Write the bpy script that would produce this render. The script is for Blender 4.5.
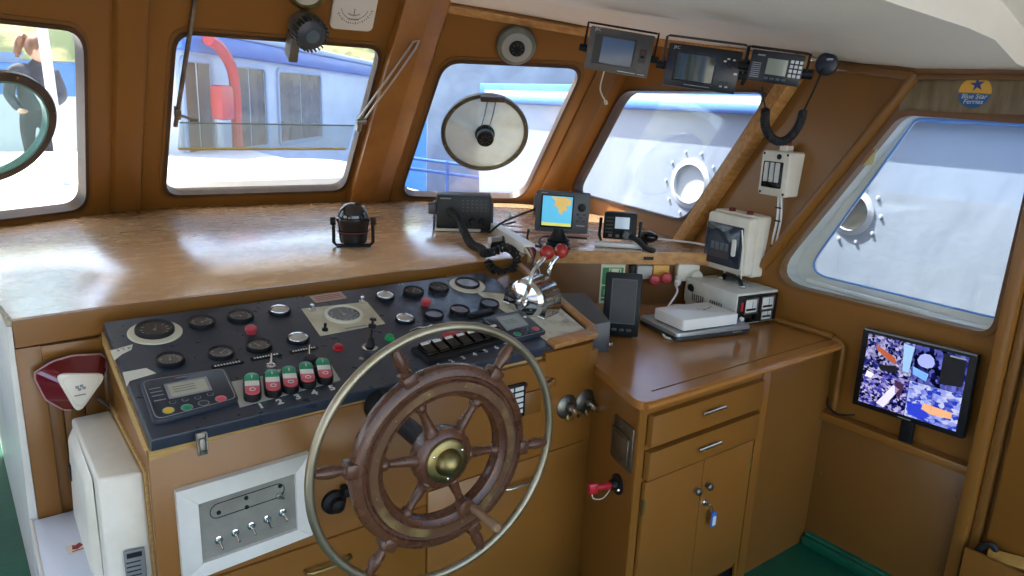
import bpy, bmesh, math, random
from mathutils import Vector as V, Matrix, noise
random.seed(7)
for o in list(bpy.data.objects): bpy.data.objects.remove(o)
SC = bpy.context.scene; COL = SC.collection
R = math.radians; PI = math.pi

# ------------------------------------------------------------------ camera
FPX = 726.0
def make_camera():
    p, y, r = R(14.5), R(37.4), R(2.3)
    F = V((math.sin(y)*math.cos(p), math.cos(y)*math.cos(p), -math.sin(p)))
    Rt = V((math.cos(y), -math.sin(y), 0)); D = F.cross(Rt)
    R2 = math.cos(r)*Rt - math.sin(r)*D; D2 = math.sin(r)*Rt + math.cos(r)*D
    m = Matrix((R2, -D2, -F)).transposed().to_4x4(); m.translation = V((0, 0, 1.9))
    cd = bpy.data.cameras.new('camera'); cd.sensor_width = 36; cd.lens = FPX/1024*36; cd.clip_start = .02; cd.clip_end = 2000
    o = bpy.data.objects.new('camera', cd); o.matrix_world = m; COL.objects.link(o); SC.camera = o
make_camera()

# ------------------------------------------------------------------ sky, sun, exposure
SUN_EL, SUN_AZ = 58, -25          # degrees above the horizon, clockwise from the bow
w = bpy.data.worlds.new('sky'); SC.world = w; w.use_nodes = True
nt = w.node_tree; nt.nodes.clear()
sky = nt.nodes.new('ShaderNodeTexSky'); sky.sky_type = 'NISHITA'; sky.sun_disc = False
sky.sun_elevation = R(SUN_EL); sky.sun_rotation = R(SUN_AZ); sky.altitude = 0; sky.air_density = 1; sky.dust_density = 2.0; sky.ozone_density = 1
bg = nt.nodes.new('ShaderNodeBackground'); bg.inputs[1].default_value = .24
wo = nt.nodes.new('ShaderNodeOutputWorld'); nt.links.new(sky.outputs[0], bg.inputs[0]); nt.links.new(bg.outputs[0], wo.inputs[0])
sl = bpy.data.lights.new('sun', 'SUN'); sl.energy = 6.2; sl.angle = R(.6); sl.color = (1, .95, .87)
so = bpy.data.objects.new('sun', sl); COL.objects.link(so)
sd = V((math.sin(R(SUN_AZ))*math.cos(R(SUN_EL)), math.cos(R(SUN_AZ))*math.cos(R(SUN_EL)), math.sin(R(SUN_EL))))
so.rotation_euler = sd.to_track_quat('Z', 'Y').to_euler(); so.location = sd*20
SC.view_settings.view_transform = 'Standard'; SC.view_settings.look = 'None'
SC.view_settings.exposure = 1.48; SC.view_settings.gamma = 1; SC.view_settings.use_curve_mapping = False

# ------------------------------------------------------------------ materials
def lin(c):
    if isinstance(c, str):
        c = [int(c[i:i+2], 16)/255 for i in (0, 2, 4)]
    return tuple((x/12.92 if x <= .04045 else ((x+.055)/1.055)**2.4) for x in c)
MATS = {}
def mat(name, col, rough=.5, metal=0, col2=None, nscale=6, stretch=(1, 1, 1), amount=.5, bump=0, bscale=40, coat=0, emit=0, spec=.5, contrast=(.35, .65), crough=.08, rvar=0):
    if name in MATS: return MATS[name]
    m = bpy.data.materials.new(name); m.use_nodes = True; t = m.node_tree; b = t.nodes['Principled BSDF']
    c = (*lin(col), 1)
    b.inputs['Base Color'].default_value = c; b.inputs['Roughness'].default_value = rough; b.inputs['Metallic'].default_value = metal
    b.inputs['Specular IOR Level'].default_value = spec; b.inputs['Coat Weight'].default_value = coat; b.inputs['Coat Roughness'].default_value = crough
    tc = t.nodes.new('ShaderNodeTexCoord'); mp = t.nodes.new('ShaderNodeMapping'); mp.inputs['Scale'].default_value = stretch
    t.links.new(tc.outputs['Object'], mp.inputs[0])
    if col2 is not None:
        n = t.nodes.new('ShaderNodeTexNoise'); n.inputs['Scale'].default_value = nscale; n.inputs['Detail'].default_value = 6; n.inputs['Roughness'].default_value = .6
        t.links.new(mp.outputs[0], n.inputs[0])
        rp = t.nodes.new('ShaderNodeValToRGB'); rp.color_ramp.elements[0].position = contrast[0]; rp.color_ramp.elements[1].position = contrast[1]
        rp.color_ramp.elements[0].color = c; rp.color_ramp.elements[1].color = (*lin(col2), 1)
        t.links.new(n.outputs[0], rp.inputs[0]); t.links.new(rp.outputs[0], b.inputs['Base Color'])
    if bump or rvar:
        n2 = t.nodes.new('ShaderNodeTexNoise'); n2.inputs['Scale'].default_value = bscale; n2.inputs['Detail'].default_value = 4
        t.links.new(mp.outputs[0], n2.inputs[0])
        if bump:
            bp = t.nodes.new('ShaderNodeBump'); bp.inputs['Strength'].default_value = bump; bp.inputs['Distance'].default_value = .01
            t.links.new(n2.outputs[0], bp.inputs['Height']); t.links.new(bp.outputs[0], b.inputs['Normal'])
        if rvar:
            mr = t.nodes.new('ShaderNodeMapRange'); mr.inputs[3].default_value = max(.02, rough-rvar); mr.inputs[4].default_value = rough+rvar
            mr.inputs[1].default_value = .3; mr.inputs[2].default_value = .7
            t.links.new(n2.outputs[0], mr.inputs[0]); t.links.new(mr.outputs[0], b.inputs['Roughness'])
    if emit:
        b.inputs['Emission Color'].default_value = c; b.inputs['Emission Strength'].default_value = emit
    MATS[name] = m; return m
def glass(name, tint=(1, 1, 1), dirt=.03, ior=1.45, dirtcol=(.8, .8, .78)):
    if name in MATS: return MATS[name]
    m = bpy.data.materials.new(name); m.use_nodes = True; t = m.node_tree; t.nodes.clear()
    out = t.nodes.new('ShaderNodeOutputMaterial'); tr = t.nodes.new('ShaderNodeBsdfTransparent'); tr.inputs[0].default_value = (*tint, 1)
    gl = t.nodes.new('ShaderNodeBsdfGlossy'); gl.inputs['Roughness'].default_value = .02
    fr = t.nodes.new('ShaderNodeFresnel'); ge = t.nodes.new('ShaderNodeNewGeometry'); im = t.nodes.new('ShaderNodeMapRange')
    im.inputs[3].default_value = ior; im.inputs[4].default_value = 1/ior; t.links.new(ge.outputs['Backfacing'], im.inputs[0]); t.links.new(im.outputs[0], fr.inputs[0])   # a thin pane: no total reflection on the way out
    mx = t.nodes.new('ShaderNodeMixShader'); t.links.new(fr.outputs[0], mx.inputs[0]); t.links.new(tr.outputs[0], mx.inputs[1]); t.links.new(gl.outputs[0], mx.inputs[2])
    df = t.nodes.new('ShaderNodeBsdfDiffuse'); df.inputs[0].default_value = (*dirtcol, 1)
    tc = t.nodes.new('ShaderNodeTexCoord'); n = t.nodes.new('ShaderNodeTexNoise'); n.inputs['Scale'].default_value = 5; n.inputs['Detail'].default_value = 5
    t.links.new(tc.outputs['Object'], n.inputs[0])
    mr = t.nodes.new('ShaderNodeMapRange'); mr.inputs[1].default_value = .3; mr.inputs[2].default_value = .75; mr.inputs[3].default_value = dirt*.7; mr.inputs[4].default_value = dirt*1.4
    t.links.new(n.outputs[0], mr.inputs[0])
    m2 = t.nodes.new('ShaderNodeMixShader'); t.links.new(mr.outputs[0], m2.inputs[0]); t.links.new(mx.outputs[0], m2.inputs[1]); t.links.new(df.outputs[0], m2.inputs[2])
    t.links.new(m2.outputs[0], out.inputs[0]); MATS[name] = m; return m

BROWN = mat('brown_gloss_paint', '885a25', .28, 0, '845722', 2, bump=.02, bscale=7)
BROWN_D = mat('brown_dark_paint', '785022', .32, 0, '744d20', 2, bump=.02, bscale=7)  # the same brown mixed a little darker, for mouldings, frames and panels
COUNTER = mat('counter_varnished_board', 'e2b88c', .26, 0, 'd8ac7e', 3, (1, 2, 1), bump=.006, bscale=9, rvar=.05, coat=1.0, crough=.22)
WORKTOP = mat('worktop_brown_gloss', 'aa7238', .18, 0, 'a26c34', 3, bump=.03, bscale=9)
WOOD = mat('bare_varnished_oak', 'c59455', .4, 0, 'a87238', 5, (1, 9, 9), bump=.12, bscale=30)
WOOD_RAW = mat('raw_plywood_edge', 'c9a468', .6, 0, 'a98348', 8, (1, 12, 30), bump=.15, bscale=40)
CEIL = mat('cream_gloss_ceiling', 'f6f1e6', .45, 0, 'f0eade', 2, spec=.15)
GREEN = mat('green_deck_paint', '0c5c42', .4, 0, '0a5039', 5, bump=.15, bscale=50)
WHITE = mat('white_paint', 'e8e6e0', .4, 0, 'dcd9d0', 6, bump=.04)
CREAM = mat('cream_plastic', 'e6e1d4', .38, 0, 'dcd6c6', 9)
WPLAST = mat('white_plastic', 'e9e9e6', .35)
BLACK = mat('black_plastic', '131416', .45, 0, '1a1b1d', 30, spec=.25)
BLACK_G = mat('black_gloss_plastic', '0c0d0f', .15)
RUB = mat('black_rubber', '121314', .6)
GREYP = mat('grey_plastic', '5c5b55', .42, 0, '65635c', 20)
DGREY = mat('dark_grey_plastic', '34363a', .42)
PANEL = mat('blue_black_panel_paint', '2a313e', .34, 0, '333b49', 7, bump=.05, bscale=30, rvar=.08)
CHROME = mat('chrome', 'd8d8d8', .09, 1)
STEEL = mat('brushed_steel', 'a9a9a5', .3, 1, '8e8e8a', 12, bump=.05)
STEEL_D = mat('dull_steel_plate', '8d8a82', .42, 1, '6f6c66', 10)
HOOP = mat('worn_nickel_tube', 'aaa08c', .38, .85, '8d846c', 4)
BRASS = mat('tarnished_brass', '9a8c5e', .38, 1, '7a6e46', 12)
BRASSD = mat('dark_brass_strip', '5e4028', .38, .2, '8a7448', 5, contrast=(.5, .62))
WHEELW = mat('red_brown_wheel_varnish', '5c3a27', .28, 0, '4c2e1e', 7, (1, 1, 1), bump=.06, bscale=30, rvar=.06)
FRAME_D = mat('dark_window_gasket', '3c2a1a', .4, 0, '52351c', 8)
RED = mat('red_plastic', 'b3202c', .3)
REDB = mat('red_ball_varnish', 'a8322a', .25, 0, '8d241e', 8)
REDD = mat('dark_red_translucent_plastic', '6a0a20', .15, coat=.4)
GREENB = mat('green_plastic', '1d8a62', .3)
YELL = mat('yellow_plastic', 'd8b12c', .4)
TAPE = mat('white_masking_tape', 'dcd8cc', .7)
IVORY = mat('ivory_ring', 'd9d4c0', .4)
PRINT_W = mat('white_print', 'd8d8d4', .6)
PRINT_G = mat('grey_print', '8c8e90', .6)
DIALF = mat('dial_black_sheen', '20262f', .4)  # black lifted slightly blue to suggest reflection in the dial glass
GLASS = glass('window_glass', (.97, .99, .99), .05)
GLASS_D = glass('dirty_disc_glass', (.8, .82, .76), .42, dirtcol=(.72, .70, .62))
GLASS_T = glass('teal_disc_glass', (.86, .95, .93), .10, dirtcol=(.6, .75, .72))
GLASS_G = glass('dial_glass', (.95, .97, 1), .03, 1.6)
GLASS_B = glass('smoked_blue_cover', (.30, .36, .44), .05, 1.5, (.2, .25, .3))
GLASS_P = glass('perspex_strip', (.88, .93, .92), .12, 1.5)

# ------------------------------------------------------------------ mesh builder
def roundrect(w, h, r, n=5, cx=0, cy=0):
    r = min(r, w/2-1e-4, h/2-1e-4); P = []
    for (sx, sy, a0) in ((1, 1, 0), (-1, 1, 90), (-1, -1, 180), (1, -1, 270)):
        for k in range(n+1):
            a = R(a0+90*k/n); P.append((cx+sx*(w/2-r)+r*math.cos(a), cy+sy*(h/2-r)+r*math.sin(a)))
    return P
def roundpoly(pts, r, n=5):
    P = []; N = len(pts)
    for i in range(N):
        a, b, c = V(pts[i-1]).to_2d(), V(pts[i]).to_2d(), V(pts[(i+1) % N]).to_2d()
        rr = r[i] if isinstance(r, (list, tuple)) else r
        d1 = (a-b).normalized(); d2 = (c-b).normalized(); ang = d1.angle(d2); t = min(rr/math.tan(ang/2), (a-b).length*.49, (c-b).length*.49)
        p1, p2 = b+d1*t, b+d2*t
        for k in range(n+1):
            s = k/n; P.append(tuple((1-s)**2*p1+2*s*(1-s)*b+s*s*p2))
    return P
def catmull(P, n=6, closed=False):
    P = [V(p) for p in P]; out = []; N = len(P)
    for i in range(N if closed else N-1):
        g = (lambda k: P[k % N]) if closed else (lambda k: P[max(0, min(N-1, k))])
        p0, p1, p2, p3 = g(i-1), g(i), g(i+1), g(i+2)
        for k in range(n):
            t = k/n; out.append(.5*((2*p1)+(p2-p0)*t+(2*p0-5*p1+4*p2-p3)*t*t+(3*p1-p0-3*p2+p3)*t**3))
    if not closed: out.append(P[-1])
    return out
def frame(loc, x=None, z=None, y=None):
    loc = V(loc)
    if x is not None and z is not None:
        x = V(x).normalized(); z = V(z); z = (z-x*z.dot(x)).normalized(); y = z.cross(x)
    elif z is not None:
        z = V(z).normalized(); t = V((1, 0, 0)) if abs(z.x) < .9 else V((0, 1, 0)); y = z.cross(t).normalized(); x = y.cross(z)
    m = Matrix((x, y, z)).transposed().to_4x4(); m.translation = loc; return m
T = Matrix.Translation
class MB:
    def __init__(s, M=None): s.bm = bmesh.new(); s.M = M if M is not None else Matrix()
    def _add(s, verts, faces):
        vs = [s.bm.verts.new(s.M @ V(v)) for v in verts]
        for f in faces:
            try: s.bm.faces.new([vs[i] for i in f])
            except ValueError: pass
        return s
    def box(s, c, d, bev=0, M=None, seg=2):
        b = bmesh.new(); bmesh.ops.create_cube(b, size=1)
        for v in b.verts: v.co = V((v.co.x*d[0], v.co.y*d[1], v.co.z*d[2]))
        if bev: bmesh.ops.bevel(b, geom=b.edges[:], offset=min(bev, min(d)*.45), segments=seg, profile=.5, affect='EDGES')
        m = (M if M is not None else Matrix()); c = V(c)
        b.verts.index_update(); s._add([m @ (v.co+c) for v in b.verts], [[v.index for v in f.verts] for f in b.faces]); b.free(); return s
    def prism(s, poly, z0, z1, bev=0, M=None, top_scale=1):
        m = M if M is not None else Matrix(); n = len(poly); P = [V((p[0], p[1], 0)) for p in poly]
        cx = sum((p for p in P), V())/n
        if bev:
            def ins(p, k): return p+(cx-p).normalized()*k
            rings = [[V((p.x, p.y, z0)) for p in P], [V((p.x, p.y, z1-bev)) for p in P], [V((*ins(p, bev*.35)[:2], z1-bev*.3)) for p in P], [V((*ins(p, bev)[:2], z1)) for p in P]]
        else:
            rings = [[V((p.x, p.y, z0)) for p in P], [V((*(cx+(p-cx)*top_scale)[:2], z1)) for p in P]]
        vs = [m @ q for r_ in rings for q in r_]; F = [list(range(n))[::-1], [len(vs)-n+i for i in range(n)]]
        for k in range(len(rings)-1):
            for i in range(n): j = (i+1) % n; F.append([k*n+i, k*n+j, (k+1)*n+j, (k+1)*n+i])
        return s._add(vs, F)
    def lathe(s, prof, n=32, M=None, cap0=True, cap1=True):
        m = M if M is not None else Matrix(); vs = []; F = []
        for (r, z) in prof:
            for i in range(n): a = 2*PI*i/n; vs.append(m @ V((r*math.cos(a), r*math.sin(a), z)))
        for k in range(len(prof)-1):
            for i in range(n): j = (i+1) % n; F.append([k*n+i, k*n+j, (k+1)*n+j, (k+1)*n+i])
        if cap0: F.append(list(range(n))[::-1])
        if cap1: F.append([(len(prof)-1)*n+i for i in range(n)])
        return s._add(vs, F)
    def ring(s, prof, n=64, M=None):     # closed profile (r, z) turned about local z
        m = M if M is not None else Matrix(); vs = []; F = []; k_ = len(prof)
        for i in range(n):
            a = 2*PI*i/n
            for (r, z) in prof: vs.append(m @ V((r*math.cos(a), r*math.sin(a), z)))
        for i in range(n):
            j = (i+1) % n
            for k in range(k_): l = (k+1) % k_; F.append([i*k_+k, j*k_+k, j*k_+l, i*k_+l])
        return s._add(vs, F)
    def cyl(s, p0, p1, r0, r1=None, n=20):
        p0, p1 = V(p0), V(p1); L = (p1-p0).length
        return s.lathe([(r0, 0), (r0 if r1 is None else r1, L)], n, frame(p0, z=p1-p0))
    def turned(s, p0, p1, prof, n=20):   # prof (t 0..1, r)
        p0, p1 = V(p0), V(p1); L = (p1-p0).length
        return s.lathe([(r, t*L) for t, r in prof], n, frame(p0, z=p1-p0))
    def tube(s, pts, r, n=8, closed=False, smooth=0, rs=None):
        P = catmull(pts, smooth, closed) if smooth else [V(p) for p in pts]; N = len(P); vs = []; F = []
        up = None
        for i in range(N):
            t = ((P[(i+1) % N]-P[i-1]) if closed else (P[min(i+1, N-1)]-P[max(i-1, 0)]))
            t = t.normalized() if t.length > 1e-9 else V((0, 0, 1))
            if up is None: up = t.orthogonal().normalized()
            up = up-t*up.dot(t); up = up.normalized() if up.length > 1e-6 else t.orthogonal().normalized(); bi = t.cross(up)
            rr = r if rs is None else rs[min(len(rs)-1, int(i*len(rs)/N))]
            for k in range(n): a = 2*PI*k/n; vs.append(P[i]+rr*(math.cos(a)*up+math.sin(a)*bi))
        for i in range(N if closed else N-1):
            j = (i+1) % N
            for k in range(n): l = (k+1) % n; F.append([i*n+k, i*n+l, j*n+l, j*n+k])
        if not closed: F += [list(range(n))[::-1], [(N-1)*n+k for k in range(n)]]
        return s._add(vs, F)
    def sphere(s, c, r, sc=(1, 1, 1), n=20, M=None):
        m = M if M is not None else Matrix(); k = max(6, n//2)
        prof = [(max(1e-4, r*math.sin(PI*i/k)), -r*math.cos(PI*i/k)) for i in range(k+1)]
        mm = m @ T(c) @ Matrix.Diagonal((*sc, 1)); return s.lathe(prof, n, mm)
    def plate(s, outer, holes, z0, z1, M=None):   # flat plate with holes, local xy, thickness in z
        m = M if M is not None else Matrix(); b = bmesh.new(); loops = [outer]+holes
        for lp in loops:
            vs = [b.verts.new((p[0], p[1], z0)) for p in lp]
            for i in range(len(vs)): b.edges.new((vs[i], vs[(i+1) % len(vs)]))
        bmesh.ops.triangle_fill(b, use_beauty=True, use_dissolve=False, edges=b.edges[:], normal=(0, 0, -1))
        b.verts.index_update(); n = len(b.verts)
        F = [[v.index for v in f.verts] for f in b.faces]; A = [v.co.copy() for v in b.verts]; b.free()
        vs = [m @ q for q in A]+[m @ V((q.x, q.y, z1)) for q in A]; G = [f for f in F]+[[i+n for i in f][::-1] for f in F]
        o = 0
        for lp in loops:
            k = len(lp)
            for i in range(k): j = (i+1) % k; G.append([o+i, o+j, o+n+j, o+n+i])
            o += k
        return s._add(vs, G)
    def quad(s, a, b, c, d): return s._add([a, b, c, d], [[0, 1, 2, 3]])
    def hexa(s, bot, top): return s._add(list(bot)+list(top), [[3, 2, 1, 0], [4, 5, 6, 7], [0, 1, 5, 4], [1, 2, 6, 5], [2, 3, 7, 6], [3, 0, 4, 7]])

def tag(o, label=None, cat=None, group=None, kind=None):
    if label: o['label'] = label
    if cat: o['category'] = cat
    if group: o['group'] = group
    if kind: o['kind'] = kind
    return o
def thing(name, label, cat, loc=(0, 0, 0), group=None, M=None):
    o = bpy.data.objects.new(name, None); COL.objects.link(o); o.empty_display_size = .05
    o.matrix_world = M if M is not None else T(V(loc)); o['W'] = 1; return tag(o, label, cat, group)
WM = {}
def obj(name, mb, m, parent=None, smooth=True, label=None, angle=35, cat=None, group=None, kind=None, origin=None):
    """links the builder's mesh (world coordinates) as one object; the origin follows the parent"""
    bm = mb.bm; bmesh.ops.remove_doubles(bm, verts=bm.verts[:], dist=1e-6)
    bmesh.ops.recalc_face_normals(bm, faces=bm.faces[:])
    me = bpy.data.meshes.new(name)
    if parent is not None: MW = WM.get(parent.as_pointer(), parent.matrix_basis.copy())
    elif origin is not None: MW = T(V(origin))
    else:
        xs = [[v.co[i] for v in bm.verts] for i in range(3)]; MW = T(V(((min(xs[0])+max(xs[0]))/2, (min(xs[1])+max(xs[1]))/2, min(xs[2]))))
    bm.transform(MW.inverted())
    for f in bm.faces: f.smooth = smooth
    if smooth:
        for e in bm.edges:
            if len(e.link_faces) == 2 and e.calc_face_angle(0) > R(angle): e.smooth = False
    bm.to_mesh(me); bm.free(); me.materials.append(m)
    o = bpy.data.objects.new(name, me); COL.objects.link(o)
    if parent is not None: o.parent = parent
    else: o.matrix_basis = MW
    WM[o.as_pointer()] = MW
    return tag(o, label, cat, group, kind)
def text(name, s, size, m, parent, M, ext=.0006, align='CENTER', label=None, shear=0, bold=0):
    cu = bpy.data.curves.new(name, 'FONT'); cu.body = s; cu.size = size; cu.extrude = ext; cu.align_x = align; cu.align_y = 'CENTER'; cu.resolution_u = 3; cu.offset = bold; cu.shear = shear
    to = bpy.data.objects.new(name, cu); COL.objects.link(to)
    me = bpy.data.meshes.new_from_object(to.evaluated_get(bpy.context.evaluated_depsgraph_get())); bpy.data.objects.remove(to); bpy.data.curves.remove(cu)
    b = MB(); b.bm.from_mesh(me); bpy.data.meshes.remove(me); b.bm.transform(M)
    return obj(name, b, m, parent, smooth=False, label=label)

# ------------------------------------------------------------------ wheelhouse shell
K = .63; ZC = 1.22                       # every front wall leans aft by K per metre; ZC is the dashboard height
PA, PB, PC, PD, PE, PF = V((-.02, 4.13)), V((.74, 4.55)), V((2.2, 4.41)), V((3.30, 3.78)), V((2.975, 2.33)), V((2.92, 1.9))
XS = 2.92                                # starboard wall
def zceil(x, y): return 2.0+.14*max(y, 1.4)+.02*min(0, y-1.4)-.045*max(x, .2)   # the deck head rises forward and inboard
class Wall:
    def __init__(s, a, b):
        s.o = V((a.x, a.y, ZC)); d = b-a; s.L = d.length; d.normalize(); s.u = V((d.x, d.y, 0)); s.w = V((0, -K, 1)); s.n = s.u.cross(s.w).normalized()
        s.M = Matrix((s.u, s.w, s.n)).transposed().to_4x4(); s.M.translation = s.o
    def p(s, a, h, d=0): return s.o+s.u*a+s.w*h+s.n*d
    def top(s, a):
        h = 1.0
        for _ in range(20): q = s.p(a, h); h = zceil(q.x, q.y)-ZC
        return h+.03
    def on(s, a, h, d=0, up=None):       # square frame on the wall: x along, z inward
        return frame(s.p(a, h, d), x=s.u, z=s.n)
W1, W2, W3, W4, W5 = Wall(PA, PB), Wall(PB, PC), Wall(PC, PD), Wall(PD, PE), Wall(PE, PF)
def structure(name, mb, m, parent=None, smooth=True, label=None): return obj(name, mb, m, parent, smooth, label=label, kind='structure')
def windowed(name, W, s0, s1, hole, r, label):
    b = MB(W.M); rect = [(hole[1], hole[3]), (hole[0], hole[3]), (hole[0], hole[2]), (hole[1], hole[2])]
    hp = roundpoly(rect, r, 7)
    out = [(s1, W.top(s1)), (s0, W.top(s0)), (s0, -.25), (s1, -.25)]
    b.plate(out, [hp], -.06, 0); structure(name, b, BROWN, label=label)
    return hp
def win(n, W, hp, label, gm=GLASS, rim=.016, depth=.012):
    b = MB(W.M); c = sum((V((*p, 0)) for p in hp), V())/len(hp)
    def off(k): return [(p[0]+(V((*p, 0))-c).normalized().x*k, p[1]+(V((*p, 0))-c).normalized().y*k) for p in hp]
    b.plate(off(rim), [off(-.006)], -.052, depth)
    f = structure('window_%d' % n, b, FRAME_D, label=label)
    g = MB(W.M); g.plate(off(.01), [], -.034, -.028); structure('glass', g, gm, f, smooth=False)
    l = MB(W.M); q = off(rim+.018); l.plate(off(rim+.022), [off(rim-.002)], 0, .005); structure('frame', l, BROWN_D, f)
    return f
h1 = windowed('wall_front_left', W1, -.75, W1.L, (-.35, .60, .04, .905), .10, 'brown painted leaning wheelhouse front with a porthole window at far left')
h2 = windowed('wall_front', W2, 0, W2.L, (.172, 1.225, .08, .935), .085, 'brown painted leaning front wall behind the dashboard')
h3 = windowed('wall_front_right', W3, 0, W3.L, (.148, .975, .035, .885), .10, 'brown painted leaning wall around the window with the clear view screen')
h4 = windowed('wall_right_front', W4, -.0, W4.L, (.035, 1.285, .098, .762), .10, 'brown painted wall around the window facing the white hull')
b = MB(W5.M); b.plate([(W5.L, W5.top(W5.L)), (0, W5.top(0)), (0, -.3), (W5.L, -.3)], [], -.06, 0); structure('wall_right_panel', b, BROWN, label='brown painted panel carrying the two grey fuse boxes')
win(1, W1, h1, 'rounded window at far left looking over the foredeck and water')
win(2, W2, h2, 'rounded window ahead of the wheel looking at a white cabin', glass('window_glass_hazy', (.97, .99, .99),   .16))  # milkier pane, more white mixed into the glass
win(3, W3, h3, 'rounded window holding the round clear view screen')
win(4, W4, h4, 'rounded window looking at the white hull with a porthole')

# starboard wall, local plane (y, z)
MS = Matrix(((0, 0, -1), (1, 0, 0), (0, 1, 0))).to_4x4(); MS.translation = V((XS, 0, 0))     # local x = world y, local y = world z, local z = inward (-x)
hole5 = roundpoly([(1.40, 1.905), (1.885, 1.14), (.945, 1.145), (.932, 1.89)], [.09, .10, .06, .05], 7)
b = MB(MS); b.plate([(-1.2, 2.28), (.98, 2.28), (1.0, 2.065), (1.37, 2.075), (1.9, 1.223), (2.45, 1.19), (2.45, 0), (-1.2, 0)], [hole5], -.05, 0)
structure('wall_right', b, BROWN, label='brown painted starboard wall with the large sloping window')
def ringoff(P, k):
    c = sum((V((*p, 0)) for p in P), V())/len(P); return [(p[0]+(V((*p, 0))-c).normalized().x*k, p[1]+(V((*p, 0))-c).normalized().y*k) for p in P]
hole5o = roundpoly([(1.40, 1.893), (1.775, 1.187), (.96, 1.177), (.955, 1.888)], [.05, .07, .04, .04], 7)
b = MB(MS); b.plate(ringoff(hole5, .02), [ringoff(hole5, -.002)], -.02, .010); f5 = structure('window_5', b, BROWN_D, label='large sloping starboard window with a blue edged outer cover')
b = MB(MS); b.plate(ringoff(hole5, .012), [hole5o], -.145, -.13); structure('frame', b, WHITE, f5, label='white painted outer window reveal')
b = MB(MS); n_ = len(hole5)
vs = [V((p[0], p[1], -.03)) for p in ringoff(hole5, .001)]+[V((p[0], p[1], -.135)) for p in ringoff(hole5, .001)]
b._add(vs, [[i, (i+1) % n_, n_+(i+1) % n_, n_+i] for i in range(n_)]); structure('reveal', b, WHITE, f5)
b = MB(MS); b.tube([V((p[0], p[1], -.128)) for p in hole5o], .0045, 6, closed=True); structure('blue_edge', b, mat('blue_edging', '3f8fe0', .4), f5, label='bright blue edging strip')
b = MB(MS); b.plate(hole5o, [], -.14, -.136); structure('glass', b, GLASS, f5, smooth=False)
b = MB(MS); b.plate(ringoff(hole5, .008), [], -.028, -.024); structure('inner_glass', b, GLASS, f5, smooth=False)
# sill half-round moulding outside the glass
b = MB(); b.tube([(XS+.06, 1.72, 1.165), (XS+.06, 1.45, 1.155), (XS+.06, 1.28, 1.152), (XS+.075, 1.20, 1.145)], .012, 8, smooth=4); structure('sill_moulding', b, WHITE, f5)

# ceiling, following the rise of the deck head forward
EDGE = [V((2.27, 3.69)), V((3.35, 3.08)), V((2.98, 1.77)), V((2.93, 1.38)), V((2.93, -1.0))]     # where the walls meet the deck head
def dome(x, y):      # the panel bellies up a little away from its edge
    q = V((x, y)); d = 9
    for a, c in zip(EDGE, EDGE[1:]): e = c-a; d = min(d, (q-a-e*max(0, min(1, (q-a).dot(e)/e.dot(e)))).length)
    k = min(1, d/.42); return .075*k*k*(3-2*k)
STEP = 1.0                                # aft of this line the deck head is a step higher
b = MB(); rows = [(-.9, 3.0), (-.4, 3.0), (0, 3.0), (.35, 3.0), (.7, 3.0), (STEP, 3.0), (STEP, 3.0), (1.2, 3.0), (1.37, 3.0), (1.6, 3.01), (1.8, 3.02), (2.1, 3.07), (2.4, 3.14), (2.7, 3.24), (3.0, 3.35), (3.12, 3.38), (3.35, 3.1), (3.7, 2.6), (4.1, 2.5), (4.7, 2.3), (5.2, 2.1)]; vs = []; F = []; nx = 24  # forward-most rows form an unseen brow added to block the sun
for dz in (0, .2):
    for j, (y, xm) in enumerate(rows):
        for k in range(nx): x = -1.6+(xm+1.6)*k/(nx-1); vs.append((x, y, zceil(x, min(y, 4.1))+dz+(dome(x, y) if x < 3 and y < 3.4 else 0)+(.11 if j < 6 else 0)))
off = len(rows)*nx
for j in range(len(rows)-1):
    for i in range(nx-1):
        a = j*nx+i; q = [a, a+1, a+nx+1, a+nx]; F += [q[::-1], [k+off for k in q]]
for j in range(len(rows)-1):
    for i in (0, nx-1): a = j*nx+i; F.append([a, a+nx, a+nx+off, a+off])
for i in range(nx-1):
    for j in (0, len(rows)-1): a = j*nx+i; F.append([a, a+1, a+1+off, a+off])
b._add(vs, F); structure('ceiling', b, CEIL, label='cream gloss painted wheelhouse ceiling')
# top mouldings, posts and mullions
def along(W, s0, s1, hfun, sz, m, name, label=None, d=0):
    b = MB(); a0, a1 = W.p(s0, hfun(s0), d), W.p(s1, hfun(s1), d); b.box((0, 0, 0), ((a1-a0).length, sz[0], sz[1]), .004, frame((a0+a1)/2, x=a1-a0, z=W.n)); return structure(name, b, m, label=label)
along(W3, .02, W3.L-.02, lambda s: W3.top(s)-.055, (.045, .05), WOOD, 'trim_2', 'chipped bare wood moulding under the ceiling')
along(W4, .0, W4.L-.02, lambda s: W4.top(s)-.05, (.04, .05), WOOD, 'trim_3', 'wood moulding behind the ceiling hung displays')
along(W5, .0, W5.L, lambda s: W5.top(s)-.05, (.035, .04), BROWN_D, 'trim_4')
b = MB(MS); b.box((.1, 2.042, .010), (2.56, .02, .02), .003); structure('trim_5', b, BROWN_D, label='brown moulding along the top of the starboard wall')
b = MB(MS); b.tube([(1.915, 1.20, .0), (1.366, 2.055, .0)], .024, 12); structure('trim_6', b, BROWN, label='brown half round moulding between fuse boxes and starboard window')
b = MB(MS); b.box((1.10, 1.975, .004), (.62, .112, .006), .001); structure('trim_7', b, mat('worn_varnish_board', '8d7a5a', .4, 0, '6f5a38', 4, (1, 6, 1)), label='worn varnished board above the starboard window')
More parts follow.
